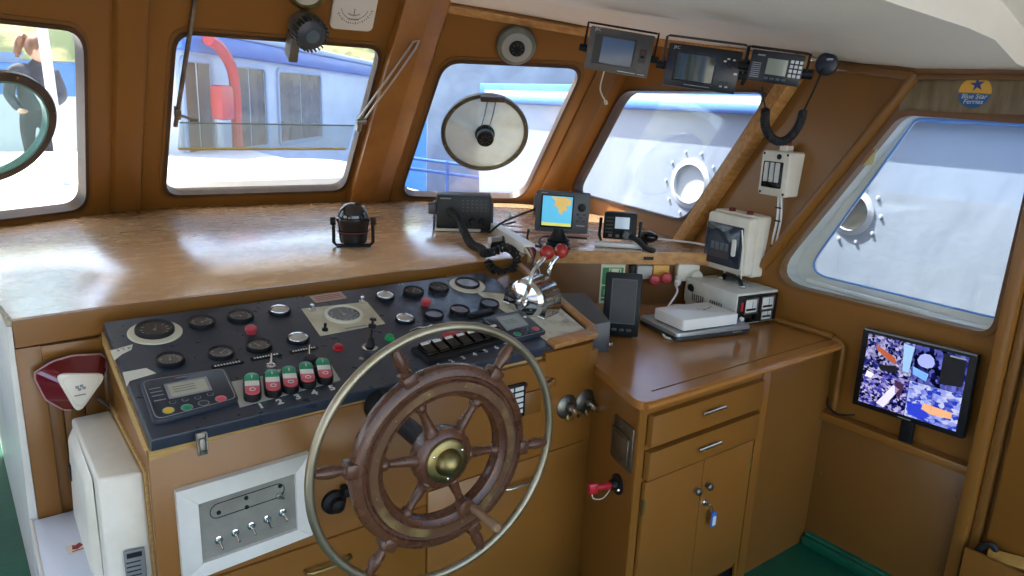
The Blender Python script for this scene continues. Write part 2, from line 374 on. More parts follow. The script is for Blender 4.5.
def post(plan, name, m, label, z0=0, ztop=None):    # plan: world xy at z = ZC, leaning with the wall
    b = MB(); n = len(plan); lo = [V((x, y, ZC+z0))+V((0, -K*z0, 0)) for x, y in plan]; hi = []
    for x, y in plan:
        h = 1.0
        for _ in range(20): h = zceil(x, y-K*h)+.02-ZC
        hi.append(V((x, y-K*h, ZC+h)))
    b._add(lo+hi, [list(range(n))[::-1], [n+i for i in range(n)]]+[[i, (i+1) % n, n+(i+1) % n, n+i] for i in range(n)])
    bmesh.ops.bevel(b.bm, geom=b.bm.edges[:], offset=.006, segments=2, affect='EDGES', profile=.5)
    return structure(name, b, m, label=label)
def pl(W, s, d): q = W.o+W.u*s+V((W.n.x, W.n.y, 0)).normalized()*d; return (q.x, q.y)
post([pl(W1, .745, -.01), pl(W1, .75, .035), pl(W2, .045, .05), pl(W2, .05, -.01)], 'trim_8', BROWN, 'brown post between the two left windows')
post([pl(W2, 1.255, -.02), pl(W2, 1.255, .085), pl(W2, 1.40, .115), pl(W3, .075, .06), pl(W3, .08, -.02)], 'trim_9', mat('brown_post_paint', 'a06a2e', .36, 0, '8a5824', 4, bump=.05), 'thick brown post beside the clear view screen window')
post([pl(W3, 1.06, -.02), pl(W3, 1.06, .02), pl(W3, 1.19, .022), pl(W3, 1.19, -.02)], 'trim_10', BROWN_D, 'flat brown mullion board left of the hull window')
post([pl(W4, 1.325, -.02), pl(W4, 1.325, .055), pl(W4, 1.415, .06), pl(W4, 1.425, -.02)], 'trim_11', WOOD, 'bare varnished wood post between hull window and fuse boxes')

# floor and low side
b = MB(); b.box((1.1, .7, -.03), (4.2, 5.6, .06)); structure('floor', b, GREEN, label='green painted wheelhouse floor')
b = MB(); b.box((-.72, 3.0, .10), (1.50, 3.4, .20), .01); structure('floor_step', b, GREEN, label='raised green painted floor at far left')
b = MB(); b.tube([(2.895, -.9, .03), (2.895, 1.49, .03)], .03, 8); b.box((2.885, .3, .02), (.07, 2.4, .05), .015); structure('baseboard_right', b, GREEN, label='green upstand along the starboard wall')
# lining under the starboard window: shelf ledge, lower panel, posts
b = MB(); b.box((2.895, 1.205, .625), (.06, .60, .036), .004); structure('trim_12', b, BROWN, label='brown ledge under the security monitor')
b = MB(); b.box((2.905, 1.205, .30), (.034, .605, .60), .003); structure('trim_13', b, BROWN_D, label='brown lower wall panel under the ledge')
b = MB()
for y, z in ((1.47, .36), (.935, .36), (.95, .18), (.94, .50)): b.cyl((2.888, y, z), (2.884, y, z), .005, n=8)
structure('panel_screws', b, BRASS)
b = MB(); b.box((2.88, .885, 1.0), (.09, .045, 2.05), .006); structure('trim_14', b, BROWN, label='brown vertical post right of the monitor')
b = MB(); b.box((2.90, .845, 1.0), (.06, .03, 2.0), .004); structure('trim_15', b, BROWN_D)
b = MB(); b.box((2.90, .40, 1.02), (.04, .82, 1.5), .004); structure('door_1', b, BROWN, label='brown sliding door at lower right')
b = MB(); b.box((2.85, .47, .30), (.10, .74, .018), .003); b.box((2.80, .47, .19), (.02, .75, .36), .004); structure('trim_16', b, BROWN, label='brown floor level locker lip at lower right corner')
b = MB(); b.tube([(2.90, 1.515, .965), (2.90, 1.475, .95), (2.90, 1.468, .90), (2.90, 1.466, .66)], .013, 8, smooth=4); structure('trim_17', b, BROWN, label='brown conduit running from the worktop down the starboard wall')
b = MB(); b.tube([(2.905, 1.86, .975), (2.905, 1.52, .972)], .016, 8); structure('trim_18', b, BROWN)
# port side and after end, out of the frame: wall with a wide doorway and windows
b = MB(Matrix(((0, 0, 1), (1, 0, 0), (0, 1, 0))).to_4x4()); b.M.translation = V((-1.45, 0, 0))
b.plate([(4.0, 2.5), (4.0, 0), (-1.2, 0), (-1.2, 2.06)], [roundrect(1.5, .8, .08, cx=2.9, cy=1.55), roundrect(1.3, 1.75, .05, cx=.9, cy=.98), roundrect(.6, .75, .08, cx=-.55, cy=1.5)], -.06, 0)
structure('wall_left', b, BROWN, label='brown port wall with doorway behind the camera')

# ------------------------------------------------------------------ outside
SEA = mat('harbour_water', '0a3a6c', .5, 0, '0e4678', 1.2, (1, 3, 1), bump=.5, bscale=1.6, spec=.02)
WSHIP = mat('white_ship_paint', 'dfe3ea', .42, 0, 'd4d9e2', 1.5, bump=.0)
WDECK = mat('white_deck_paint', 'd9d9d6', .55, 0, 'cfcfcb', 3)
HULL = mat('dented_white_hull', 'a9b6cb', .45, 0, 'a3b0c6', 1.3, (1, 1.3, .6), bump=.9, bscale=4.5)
BLUE = mat('ship_blue_paint', '4a7cc8', .4, 0, '5686d0', 3)
DARKG = mat('cabin_hill_reflection', '4a3d2e', .15, 0, '6e5c46', 3.2, contrast=(.4, .6), spec=.5)  # mottled brown paints the hill's reflection into the panes
b = MB(); tl = math.tan(R(3.0)); b._add([(-400, -400, -2.4-400*tl), (400, -400, -2.4-400*tl), (400, 420, -2.4+420*tl), (-400, 420, -2.4+420*tl)], [[0, 1, 2, 3]])
structure('sea', b, SEA, label='blue harbour water beyond the foredeck', smooth=False)
# far shore: terrain mesh
b = MB(); nx, ny = 60, 14; vs = []
for j in range(ny):
    for i in range(nx):
        x = -110+i*5.5; y = 142+j*9; z = 3.2+ (j/ny)**.8*46+2.6*noise.noise(V((x*.05, y*.05, 2)))*min(1, j)*2
        vs.append((x, y, z if j else 2.0))
b._add(vs, [[j*nx+i, j*nx+i+1, (j+1)*nx+i+1, (j+1)*nx+i] for j in range(ny-1) for i in range(nx-1)])
structure('far_shore', b, mat('dry_hillside', 'a39a66', .9, 0, '4f5f36', .22, contrast=(.42, .58)), label='dry hillside with scrub across the water')
b = MB(); b.box((20, 140, 3.6), (160, 6, 2.6)); structure('quay', b, mat('pale_quay', 'cdbfa2', .8), label='pale stone quay across the water')
for (x, y, s) in ((4.5, 128, 1.0), (-8, 120, .9)):
    t = thing('fishing_boat', 'small white fishing boat moored across the water, %s' % ('right of the woman' if x > 0 else 'left of the woman'), 'boat', (x, y, 4.2))
    b = MB(); b.hexa([(x-4*s, y-1, 3.9), (x+3.4*s, y-1, 3.9), (x+3.4*s, y+1, 3.9), (x-4*s, y+1, 3.9)], [(x-4.6*s, y-1.4, 5.4), (x+4.6*s, y-1.4, 5.7), (x+4.6*s, y+1.4, 5.7), (x-4.6*s, y+1.4, 5.4)]); obj('hull', b, WSHIP, t)
    b = MB(); b.box((x-1.2*s, y, 6.3), (2.6*s, 1.8, 1.8), .1); obj('cabin', b, WSHIP, t)
    b = MB(); b.tube([(x+1*s, y, 5.4), (x+1*s, y, 9.5)], .08, 6); obj('mast', b, STEEL, t)
# own decks: raised white deck, bulwark and hatch
b = MB(); b.box((.4, 6.9, 1.12), (5.0, 4.6, .12), .02); b.box((.4, 4.64, .55), (4.8, .1, 1.1)); b.box((-.2, 10.8, .72), (4.0, 3.3, .1)); b.box((-2.3, 1.6, .02), (1.6, 6.0, .1)); structure('foredeck', b, WDECK, label='white painted foredeck in bright sun, with an added unseen port deck for bounce')  # last slab, the port side deck, is added for bounced light
b = MB(); b.box((.6, -3.6, -.06), (5.4, 5.2, .1)); structure('after_deck_bounce', b, mat('pale_bounce_deck', 'd2d0c6', .6), label='added pale deck behind the camera, bouncing sunlight into the wheelhouse')  # out of view, added to bounce sunlight indoors
b = MB(); b.box((-3.1, 1.5, .45), (.08, 12.0, .9)); b.box((.6, -6.2, .4), (5.4, .08, .9)); structure('added_side_bulwark', b, WDECK, label='added white bulwark along the unseen port side deck')  # unseen, added with the side deck to reflect light and hide blue sea
b = MB(); P = [(-2.3, 7.5), (-2.2, 9.5), (-1.8, 11.0), (-1.0, 11.9), (.2, 12.4), (1.2, 12.4), (1.9, 12.0)]; C_ = catmull([(x, y, 0) for x, y in P], 5); vs = []
for q in C_: vs += [(q.x, q.y, .72), (q.x*1.02, q.y+.05, 1.70), (q.x*1.04, q.y+.12, 1.70), (q.x*1.04, q.y+.1, .72)]
b._add(vs, [[i*4+k, i*4+(k+1) % 4, (i+1)*4+(k+1) % 4, (i+1)*4+k] for i in range(len(C_)-1) for k in range(4)]); structure('bulwark', b, WDECK, label='white curved bow bulwark')
t = thing('deck_hatch', 'low white rounded hatch cover on the foredeck ahead of the wheel', 'hatch', (2.0, 5.9, 1.18))
b = MB(T((2.0, 5.9, 0))); b.prism(roundrect(1.7, 1.5, .35, 8), 1.17, 1.30, .05); obj('cover', b, WDECK, t)
b = MB(); b.tube([(p[0]+2.0, p[1]+5.9, 1.2) for p in roundrect(1.8, 1.6, .38, 8)], .025, 8, closed=True); obj('coaming', b, mat('hatch_rim_grey', 'b9bcc0', .5), t)
for k, (x, y, z, p) in enumerate(((.60, 6.2, 1.18, [(.59, 6.2, 1.18), (.575, 6.2, 2.0), (.56, 6.2, 2.5)]), )):
    b = MB(); b.tube(p, .035, 10); tag(obj('deck_pole', b, WSHIP), 'leaning white pole standing on the foredeck', 'pole')
# red davit arch with red lifebuoy box, standing on the deck
t = thing('red_davit', 'red curved steel davit with a red box seen through the middle left window', 'davit', (2.6, 8.3, 1.15))
pa = V((2.0, 8.78, 0)); dd = V((.64, .768, 0)); nn = V((.768, -.64, 0))
def cw(a, z, d=0): return pa+dd*a+nn*d+V((0, 0, z))
b = MB(); b.tube([cw(.28, 2.42, .25), cw(.55, 2.36, .25), cw(.82, 2.18, .25), cw(.92, 1.95, .25), cw(.92, 1.5, .25), cw(.90, 1.05, .25)], .065, 10, smooth=5); obj('arch', b, mat('red_ship_paint', 'e23a44', .4), t)
b = MB(frame(cw(.62, 1.74, .22), x=dd, z=nn)); b.box((0, 0, 0), (.36, .40, .16), .05); obj('box', b, MATS['red_ship_paint'], t)
b = MB(); b.tube([cw(.5, 1.55, .22), cw(.5, 1.05, .22)], .05, 8); obj('pedestal', b, WSHIP, t)
# white cabin ahead
t = thing('neighbouring_cabin', 'white ship cabin with blue roof band and tall dark windows ahead', 'cabin', cw(4, .6))
b = MB(frame(cw(4.8, 1.45, -.42), x=dd, z=(0, 0, 1))); b.box((0, 0, -.1), (9.6, .84, 2.02), .03); obj('wall', b, WSHIP, t)
b = MB(frame(cw(4.8, 2.40, -.38), x=dd, z=(0, 0, 1))); b.box((0, 0, .0), (9.7, 1.0, .22), .05); obj('roof_band', b, BLUE, t)
b = MB(frame(cw(4.8, 2.56, -.38), x=dd, z=(0, 0, 1))); b.box((0, 0, 0), (9.7, 1.0, .1), .04); obj('roof', b, WSHIP, t)
for a0, a1 in ((.12, .80), (1.42, 2.48), (3.02, 5.05)):
    b = MB(frame(cw((a0+a1)/2, 1.66, .005), x=dd, z=nn)); b.plate(roundrect(a1-a0+.12, 1.16, .12), [roundrect(a1-a0, 1.04, .08)], 0, .03); f = obj('window_surround', b, mat('cabin_trim_blue_grey', 'a9bdd8', .4), t)
    for k in (0, 1):
        wq = (a1-a0)/2; b = MB(frame(cw(a0+wq*(k+.5), 1.66, .004), x=dd, z=nn)); b.box((0, 0, 0), (wq-.05, 1.02, .012)); obj('pane', b, DARKG, f)
# hull alongside
t = thing('neighbouring_hull', 'large white dented ship hull lying alongside with round portholes', 'ship', (4.1, 2, 0))
XH = 3.9
def porthole_ring(y, z, r): return (y, z, r)
MH = Matrix(((0, 0, -1), (1, 0, 0), (0, 1, 0))).to_4x4(); MH.translation = V((XH, 0, 0))
PH = [(2.05, 1.375, .115), (3.18, 1.405, .15), (.55, 1.35, .115), (4.75, .9, .115)]
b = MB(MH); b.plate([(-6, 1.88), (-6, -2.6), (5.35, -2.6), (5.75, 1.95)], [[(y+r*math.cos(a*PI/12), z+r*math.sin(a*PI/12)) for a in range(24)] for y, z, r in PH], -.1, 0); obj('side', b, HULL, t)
for y, z, r in PH:
    M = MH @ T((y, z, 0)); b = MB(M); big = r > .13
    b.ring([(r*.86, -.01), (r*1.10, -.01), (r*1.10, .008), (r*.95, .014), (r*.86, .02)], 32); f = obj('porthole', b, WSHIP, t)
    g = MB(M); g.lathe([(r*.9, -.012), (r*.9, -.006)], 32); obj('glass', g, mat('porthole_deadlight', 'cfd8e6', .35) if big else mat('porthole_dark_glass', '56554f', .15, 0, '3c3b36', 30), f)
    g = MB(M)
    for k in range(10):
        a = 2*PI*k/10; g.cyl((r*1.42*math.cos(a), r*1.42*math.sin(a), 0), (r*1.42*math.cos(a), r*1.42*math.sin(a), .010), .011, .008, 8)
    obj('bolt_ring', g, WSHIP, f)
b = MB(); b.box((XH+.01, .0, 1.90), (.14, 11.6, .06), .02); obj('cap_rail', b, BLUE, t)
b = MB(); b.box((XH+.14, .0, 1.98), (.16, 11.6, .12), .01); obj('blue_band', b, BLUE, t)
b = MB(); b.box((XH+.5, -.2, 1.95), (.9, 11.8, .06)); obj('side_deck', b, WDECK, t)
# gangway rails and grey lockers seen left of the disc
t = thing('blue_gangway', 'blue gangway rail and grey panels seen through the clear view window', 'gangway', (4.6, 7.2, .6))
def gw(a, z, d=0): return V((3.9, 7.35, 0))+V((.72, -.69, 0))*a+V((-.69, -.72, 0))*d+V((0, 0, z))
b = MB(frame(gw(.9, 1.45, -.4), x=(.72, -.69, 0), z=(0, 0, 1))); b.box((.25, 0, 0), (1.7, .3, 1.7), .02); obj('locker', b, mat('grey_deck_locker', 'a9b4c0', .5, 0, '8c97a4', 3), t)
for z in (.85, 1.10, 1.22):
    b = MB(); b.tube([gw(-.3, z+.05), gw(1.9, z-.12)], .018, 8); obj('rail', b, BLUE, t)
for a in (0, .6, 1.2, 1.8): b = MB(); b.tube([gw(a, .6), gw(a, 1.22)], .018, 8); obj('stanchion', b, BLUE, t)
b = MB(); b.tube([gw(-.15, .6, .1), gw(-.10, 2.0, .1)], .05, 10); obj('white_post', b, WSHIP, t)
# woman on the foredeck
def skin(name, J, E_, rad, m, parent, sub=2, root=0):
    me = bpy.data.meshes.new(name); me.from_pydata([tuple(V(j)) for j in J], E_, []); o = bpy.data.objects.new(name, me); COL.objects.link(o)
    md = o.modifiers.new('skin', 'SKIN'); md.use_smooth_shade = True
    sv = me.skin_vertices[0].data
    for i, r_ in enumerate(rad): sv[i].radius = (r_, r_) if not isinstance(r_, tuple) else r_; sv[i].use_root = (i == root)
    s_ = o.modifiers.new('sub', 'SUBSURF'); s_.levels = sub; s_.render_levels = sub
    me2 = bpy.data.meshes.new_from_object(o.evaluated_get(bpy.context.evaluated_depsgraph_get())); bpy.data.objects.remove(o); bpy.data.meshes.remove(me)
    b = MB(); b.bm.from_mesh(me2); bpy.data.meshes.remove(me2); return obj(name, b, m, parent, angle=180)
wp = V((.76, 10.0, .66))
t = thing('person', 'woman with brown ponytail and dark jacket standing on the foredeck', 'person', wp)
SKN = mat('skin', 'c99a7c', .5); JACK = mat('dark_jacket', '34363c', .8, 0, '44464c', 8); TROU = mat('dark_trousers', '2a2c34', .8); HAIR = mat('brown_hair', '8a5a36', .5, 0, '5e3a20', 20, (1, 1, .3))
P = lambda x, y, z: wp+V((x, y, z))
skin('body', [P(0, 0, .86), P(0, 0, 1.05), P(.02, -.02, 1.25), P(.03, -.02, 1.36), P(.05, -.03, 1.43), P(.09, -.06, 1.49), P(-.10, 0, .80), P(-.10, .01, .46), P(-.10, .04, .08), P(-.10, -.08, .03), P(.10, 0, .80), P(.10, .01, .46), P(.10, .04, .08), P(.10, -.08, .03)],
     [(0, 1), (1, 2), (2, 3), (3, 4), (4, 5), (0, 6), (6, 7), (7, 8), (8, 9), (0, 10), (10, 11), (11, 12), (12, 13)], [.13, .12, .14, .12, .05, .05, .09, .06, .045, .04, .09, .06, .045, .04], TROU, t)
skin('jacket', [P(0, 0, .86), P(0, 0, 1.05), P(.02, -.02, 1.24), P(.03, -.02, 1.37), P(-.17, 0, 1.34), P(-.24, -.04, 1.08), P(-.16, -.20, .93), P(.22, -.02, 1.33), P(.28, -.10, 1.08), P(.16, -.24, 1.0)],
     [(0, 1), (1, 2), (2, 3), (3, 4), (4, 5), (5, 6), (3, 7), (7, 8), (8, 9)], [(.18, .14), (.17, .13), (.19, .13), (.14, .10), .075, .06, .05, .075, .06, .05], JACK, t)
b = MB(frame(P(.10, -.07, 1.56), x=(.8, -.55, -.35), z=(.25, -.2, .95)))
b.sphere((0, 0, 0), .105, (1.0, .82, 1.15), 20); b.sphere((.11, 0, -.015), .02, (1, .7, 1.2), 10); b.sphere((.07, 0, -.075), .03, (1, 1.2, .6), 10); b.sphere((0, -.088, -.01), .022, (1, .4, 1.4), 8); b.sphere((.09, .035, .012), .012, n=8); b.sphere((.09, -.035, .012), .012, n=8); obj('head', b, SKN, t)
b = MB(frame(P(.085, -.055, 1.585), x=(.8, -.55, -.35), z=(.25, -.2, .95))); b.sphere((-.018, 0, .018), .118, (1.0, .9, 1.08), 18); b.tube([(-.10, 0, .06), (-.17, 0, .05), (-.20, .0, -.06), (-.19, 0, -.17)], .04, 10, smooth=4, rs=[.03, .05, .05, .04, .02]); obj('hair', b, HAIR, t)
for hx, hy, hz in ((-.15, -.22, .92), (.15, -.26, .99)):
    b = MB(T(P(hx, hy, hz))); b.sphere((0, 0, 0), .04, (.9, 1.1, .6), 10)
    for k in range(4): b.tube([(-.027+.018*k, -.03, 0), (-.027+.018*k, -.065, -.01), (-.025+.017*k, -.08, -.03)], .0085, 6)
    b.tube([(.03, 0, .01), (.05, -.03, .0), (.05, -.05, -.015)], .010, 6); obj('hand', b, SKN, t)

# ------------------------------------------------------------------ dashboard counter
t = thing('dashboard_counter', 'wide brown varnished dashboard counter under the front windows', 'counter', (1.5, 3.4, 0))
def inner(W, s, d=.0): q = pl(W, s, d); return q
top = [(.065, 2.50), (.30, 2.525), (.95, 2.53), (1.75, 2.53), (1.95, 2.525), (2.02, 2.56), (2.06, 2.62), (2.13, 2.607), (2.87, 2.165), (2.915, 2.15), inner(W5, .0), inner(W4, .05), inner(W3, .02), inner(W2, .01), inner(W1, .02), (-.02, 3.2)]
b = MB(); b.prism(top, ZC-.022, ZC, .004); obj('top', b, COUNTER, t)
band = [(.065, 2.50), (.30, 2.525), (.95, 2.53), (1.75, 2.53), (1.95, 2.525), (2.02, 2.56), (2.06, 2.62)]
def ribbon(b, pts, z0, z1, th):
    vs = []
    for i, p in enumerate(pts):
        a = V(pts[max(0, i-1)]); c = V(pts[min(len(pts)-1, i+1)]); d = (c-a).normalized(); nrm = V((d.y, -d.x))
        p = V(p); q = p+nrm*th
        vs += [(p.x, p.y, z0), (q.x, q.y, z0), (q.x, q.y, z1), (p.x, p.y, z1)]
    n = len(pts); F = [[i*4+k, i*4+(k+1) % 4, (i+1)*4+(k+1) % 4, (i+1)*4+k] for i in range(n-1) for k in range(4)]+[[0, 1, 2, 3], [(n-1)*4+k for k in (3, 2, 1, 0)]]
    b._add(vs, F); return b
obj('edge_band', ribbon(MB(), band, ZC-.085, ZC-.002, .016), BROWN, t)
obj('shelf_edge', ribbon(MB(), [(2.08, 2.635), (2.13, 2.607), (2.87, 2.165), (2.915, 2.15)], ZC-.058, ZC-.001, .018), WOOD, t, label='bare wood shelf edge above the sockets')
b = MB(); b.box((0, 0, 0), (.05, .016, .004), .001, frame((2.585, 2.315, ZC-.028), x=(.74, -.442, 0), z=(-.442, -.74, 0))); obj('name_plate', b, BLACK, t)
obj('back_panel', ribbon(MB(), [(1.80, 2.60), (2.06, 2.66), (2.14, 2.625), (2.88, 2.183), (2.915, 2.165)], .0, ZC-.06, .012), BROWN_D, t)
obj('front_panel', ribbon(MB(), [(.055, 2.512), (.30, 2.54), (1.9, 2.54)], .0, ZC-.05, .008), BROWN, t)
b = MB(); b.box((.095, 2.50, .66), (.07, .02, .94), .003); b.box((.19, 2.502, 1.105), (.22, .02, .045), .003); b.box((.295, 2.505, .8), (.02, .02, .66), .003); obj('hatch_frame', b, BROWN, t)
for x0, x1 in ((.125, .165), (.168, .225), (.228, .285)): b = MB(); b.box(((x0+x1)/2, 2.503, .80), (x1-x0, .008, .58), .002); obj('plank', b, BROWN_D, t)
b = MB(); b.hexa([(.035, 2.49, .2), (.066, 2.49, .2), (.066, 4.2, .2), (-.01, 4.2, .2)], [(.052, 2.49, ZC-.02), (.064, 2.49, ZC-.02), (.0, 4.0, ZC-.02), (-.015, 4.0, ZC-.02)]); obj('side_panel', b, WHITE, t, label='white painted port side of the counter')
b = MB(); b.tube([(.064, 2.497, ZC-.004), (.052, 2.6, ZC-.004), (.03, 2.85, ZC-.004), (-.02, 3.2, ZC-.004)], .007, 6); obj('edge_strip', b, mat('worn_metal_edge', 'bfb8a4', .45, .5, '8a7a5a', 40), t)

# ------------------------------------------------------------------ helm console
FY = 1.83
PO, PV, PN = V((0, 2.454, 1.19)), V((0, -.980, -.198)), V((0, -.198, .980))
def PP(u, v, h=0): return PO+V((u, 0, 0))+PV*v+PN*h
def PM(u, v, h=0, rot=0): return frame(PP(u, v, h), x=V((math.cos(rot), 0, 0))-PV*math.sin(rot), z=PN)
con = thing('helm_console', 'brown helm console with a blue black sloping instrument panel', 'console', (1.05, 2.15, 0))
# carcass: left side, front, right box
XR = 1.80
b = MB(); b.box((.305, 2.18, .5), (.022, .70, 1.0), .004)
b._add([(.294, 2.50, 1.0), (.316, 2.50, 1.0), (.316, FY, 1.0), (.294, FY, 1.0), (.294, 2.50, 1.15), (.316, 2.50, 1.15), (.316, FY, 1.02), (.294, FY, 1.02)], [[0, 1, 2, 3], [4, 5, 6, 7], [0, 1, 5, 4], [1, 2, 6, 5], [2, 3, 7, 6], [3, 0, 4, 7]]); obj('side_panel', b, BROWN, con)
b = MB(); b.box((1.05, FY+.011, .51), (1.53, .022, 1.02), .004); obj('front_panel', b, BROWN, con)
b = MB(); b.hexa([(1.56, FY-.001, .0), (XR, FY-.001, .0), (1.93, 2.51, .0), (1.56, 2.51, .0)], [(1.56, FY-.001, 1.048), (XR, FY-.001, 1.048), (1.93, 2.51, 1.185), (1.56, 2.51, 1.185)])
bmesh.ops.bevel(b.bm, geom=[e for e in b.bm.edges if abs(e.verts[0].co.z-e.verts[1].co.z) > .9 and e.verts[0].co.y < 1.9 and e.verts[0].co.x > 1.7], offset=.03, segments=4, affect='EDGES', profile=.5); obj('throttle_box', b, BROWN, con)
# white worn deck of throttle box and its wooden rim
b = MB(); pts = [(1.575, .16), (1.835, .30), (1.80, .585), (1.60, .60)]
b._add([PP(u, v, -.012) for u, v in pts]+[PP(u, v, .003) for u, v in pts], [[3, 2, 1, 0], [4, 5, 6, 7], [0, 1, 5, 4], [1, 2, 6, 5], [2, 3, 7, 6], [3, 0, 4, 7]])
obj('box_top', b, mat('worn_white_top', 'cfc8b6', .5, 0, '8f8468', 14, contrast=(.5, .72)), con, smooth=False)
b = MB(); pts = [PP(1.60, .622, .006), PP(1.80, .610, .006), PP(1.832, .565, .006), PP(1.865, .30, .006), PP(1.915, .0, .006)]
for a, c, wd in ((0, 1, .05), (2, 4, .032)):
    p, q = pts[a], pts[c]; b.box((0, 0, 0), ((q-p).length+.02, wd, .022), .007, frame((p+q)/2, x=q-p, z=PN))
p, q = pts[1], pts[2]; b.box((0, 0, 0), ((q-p).length+.03, .036, .022), .007, frame((p+q)/2, x=q-p, z=PN)); obj('box_rim', b, mat('rubbed_wood_rim', 'a5713f', .4, 0, 'c29a70', 12, contrast=(.5, .8)), con)
# lid
lid = [(.295, .004), (1.719, .0), (1.735, .10), (1.635, .625), (.293, .655)]
b = MB(Matrix((V((1, 0, 0)), -PV, PN)).transposed().to_4x4()); b.M.translation = PO
b.prism([(u, -v) for u, v in lid][::-1], -.034, 0, .006); obj('instrument_panel', b, PANEL, con, label='blue black painted hinged instrument panel')
b = MB(Matrix((V((1, 0, 0)), -PV, PN)).transposed().to_4x4()); b.M.translation = PO
b.prism([(.288, -.008), (1.625, -.008), (1.63, -.622), (.288, -.650)][::-1], -.076, -.034); obj('panel_edge', b, WOOD_RAW, con, label='raw plywood edge strip under the instrument panel')
# gauges
DIALS = 0
def gauge(u, v, dia, face=DIALF, bez=BLACK, h=.014, ticks=True, dome=False, ang=40, name='gauge', label=None, pm=None):
    M = pm if pm is not None else PM(u, v); r = dia/2
    b = MB(M); b.ring([(r*.84, 0), (r, 0), (r, h*.7), (r*.96, h), (r*.88, h), (r*.84, h*.7)], 32); g = obj(name, b, bez, con, label=label)
    dz = h*.45; b = MB(M); b.lathe([(r*.86, .001), (r*.86, dz)], 28); obj('dial', b, face, g)
    if ticks:
        b = MB(M)
        for k in range(11):
            a = R(-220+26*k+ (ang % 17)); b.box((0, 0, 0), (r*.14, .0014, .0006), 0, M @ T((r*.66*math.cos(a), r*.66*math.sin(a), .0045)) @ Matrix.Rotation(a, 4, 'Z'), 1) if False else b.box((r*.66, 0, dz+.0004), (r*.15, .0022, .0006), 0, Matrix.Rotation(a, 4, 'Z'))
        obj('dial_marks', b, PRINT_W, g, smooth=False)
        b = MB(M); b.box((r*.24, 0, dz+.0012), (r*.6, .002, .001), 0, Matrix.Rotation(R(ang), 4, 'Z')); b.cyl((0, 0, dz), (0, 0, dz+.002), r*.09, n=10); obj('needle', b, mat('needle_pale', 'b9a89c', .5), g)
    b = MB(M)
    if dome: b.lathe([(r*.90, h*.7), (r*.84, h*1.15), (r*.6, h*1.6), (r*.3, h*1.85), (.0005, h*1.92)], 28); obj('cover', b, mat('silver_dome', 'c9ccd0', .16, .9), g)
    else: b.lathe([(r*.87, h*.70), (r*.87, h*.76)], 28); obj('dial_glass', b, GLASS_G, g, smooth=False)
    return g
def flat_ring(u, v, r0, r1, m, h=.004):
    b = MB(PM(u, v)); b.ring([(r0, 0), (r1, 0), (r1, h*.6), (r1-.002, h), (r0, h)], 48); return obj('mounting_ring', b, m, con)
flat_ring(.418, .117, .05, .077, IVORY); gauge(.418, .112, .112, h=.018, ang=70, label='large tachometer on an ivory ring')
flat_ring(1.577, .097, .045, .073, IVORY); gauge(1.580, .09, .102, face=mat('dial_sky_reflection', 'e4eaf6', .4), ang=200, ticks=False, label='large gauge with a painted sky reflection on its face, on an ivory ring')  # the pale face colour stands in for sky reflected in the glass
for i, (u, v, d, a) in enumerate(((.558, .103, .082, 20), (.681, .099, .083, 150), (.418, .302, .078, 80), (.557, .311, .076, 35), (.672, .306, .078, 110), (1.331, .095, .08, 60), (1.445, .093, .081, 130))): gauge(u, v, d, ang=a)
for u, v, d, a in ((1.306, .292, .074, 20), (1.419, .289, .075, 75), (1.561, .279, .076, 140)): gauge(u, v, d, face=mat('dial_blue_reflection', '8498ba', .4), ang=a)  # blue-grey put into these faces as reflected window light
for u, v, d in ((.811, .097, .075), (.798, .300, .073), (1.208, .1, .072), (1.191, .287, .073)): gauge(u, v, d, ticks=False, dome=True, h=.012, name='indicator_dome', label='chrome domed indicator')
# rudder indicator on its ivory plate
b = MB(PM(0, 0)); b.prism([(u, -v) for u, v in ((.887, .101), (1.126, .118), (1.112, .289), (.873, .300))][::-1], 0, .003); f = obj('indicator_plate', b, mat('ivory_plate', 'cfc8b2', .42, 0, 'b5ab90', 12), con)
gauge(1.003, .192, .13, face=mat('dial_slate', '4a5664', .35), bez=IVORY, h=.010, ang=95, pm=PM(1.003, .192, .003), label='rudder angle dial with an ivory bezel')
for u, v in ((.916, .123), (1.107, .117)): b = MB(PM(u, v, .003)); b.lathe([(.012, 0), (.012, .004), (.007, .006), (.008, .022), (.006, .026)], 16); obj('knob', b, CHROME, f)
b = MB(PM(.901, .271, .003)); b.lathe([(.010, 0), (.010, .006), (.004, .008), (.005, .025)], 14); obj('toggle', b, BLACK, f)
b = MB(PM(1.006, .283, .003)); b.box((0, 0, .0005), (.08, .008, .001)); obj('engraving', b, PRINT_G, f)
# lever
b = MB(PM(.99, .423)); b.lathe([(.026, 0), (.026, .004), (.012, .006)], 20); f = obj('control_lever', b, CHROME, con, label='small black lever with a ball in a chrome socket')
b = MB(); p0, p1 = PP(.99, .423, .004), PP(1.005, .40, .095); b.turned(p0, p1, [(0, .016), (.3, .010), (.35, .004), (.62, .004), (.66, .012), (.78, .013), (.82, .004), (.9, .004), (.92, .011), (1.0, .010)], 14); obj('handle', b, BLACK, f)
for u, v in ((.679, .209), (1.324, .202)):
    b = MB(PM(u, v)); b.lathe([(.015, 0), (.016, .004), (.013, .007), (.0185, .010), (.0185, .018), (.014, .024), (.0005, .026)], 18); obj('red_knob', b, mat('faded_red_knob', 'b23a44', .4), con, label='red ribbed push knob')
b = MB(PM(.894, .395)); b.lathe([(.017, 0), (.017, .004), (.013, .005), (.013, .014), (.0005, .016)], 16); obj('push_button', b, RED, con, label='small red push button')
b = MB(PM(1.078, .391)); b.lathe([(.017, 0), (.017, .004), (.013, .005), (.013, .014), (.0005, .016)], 16); obj('push_button', b, mat('bright_green_button', '23a45a', .35), con, label='small green push button')
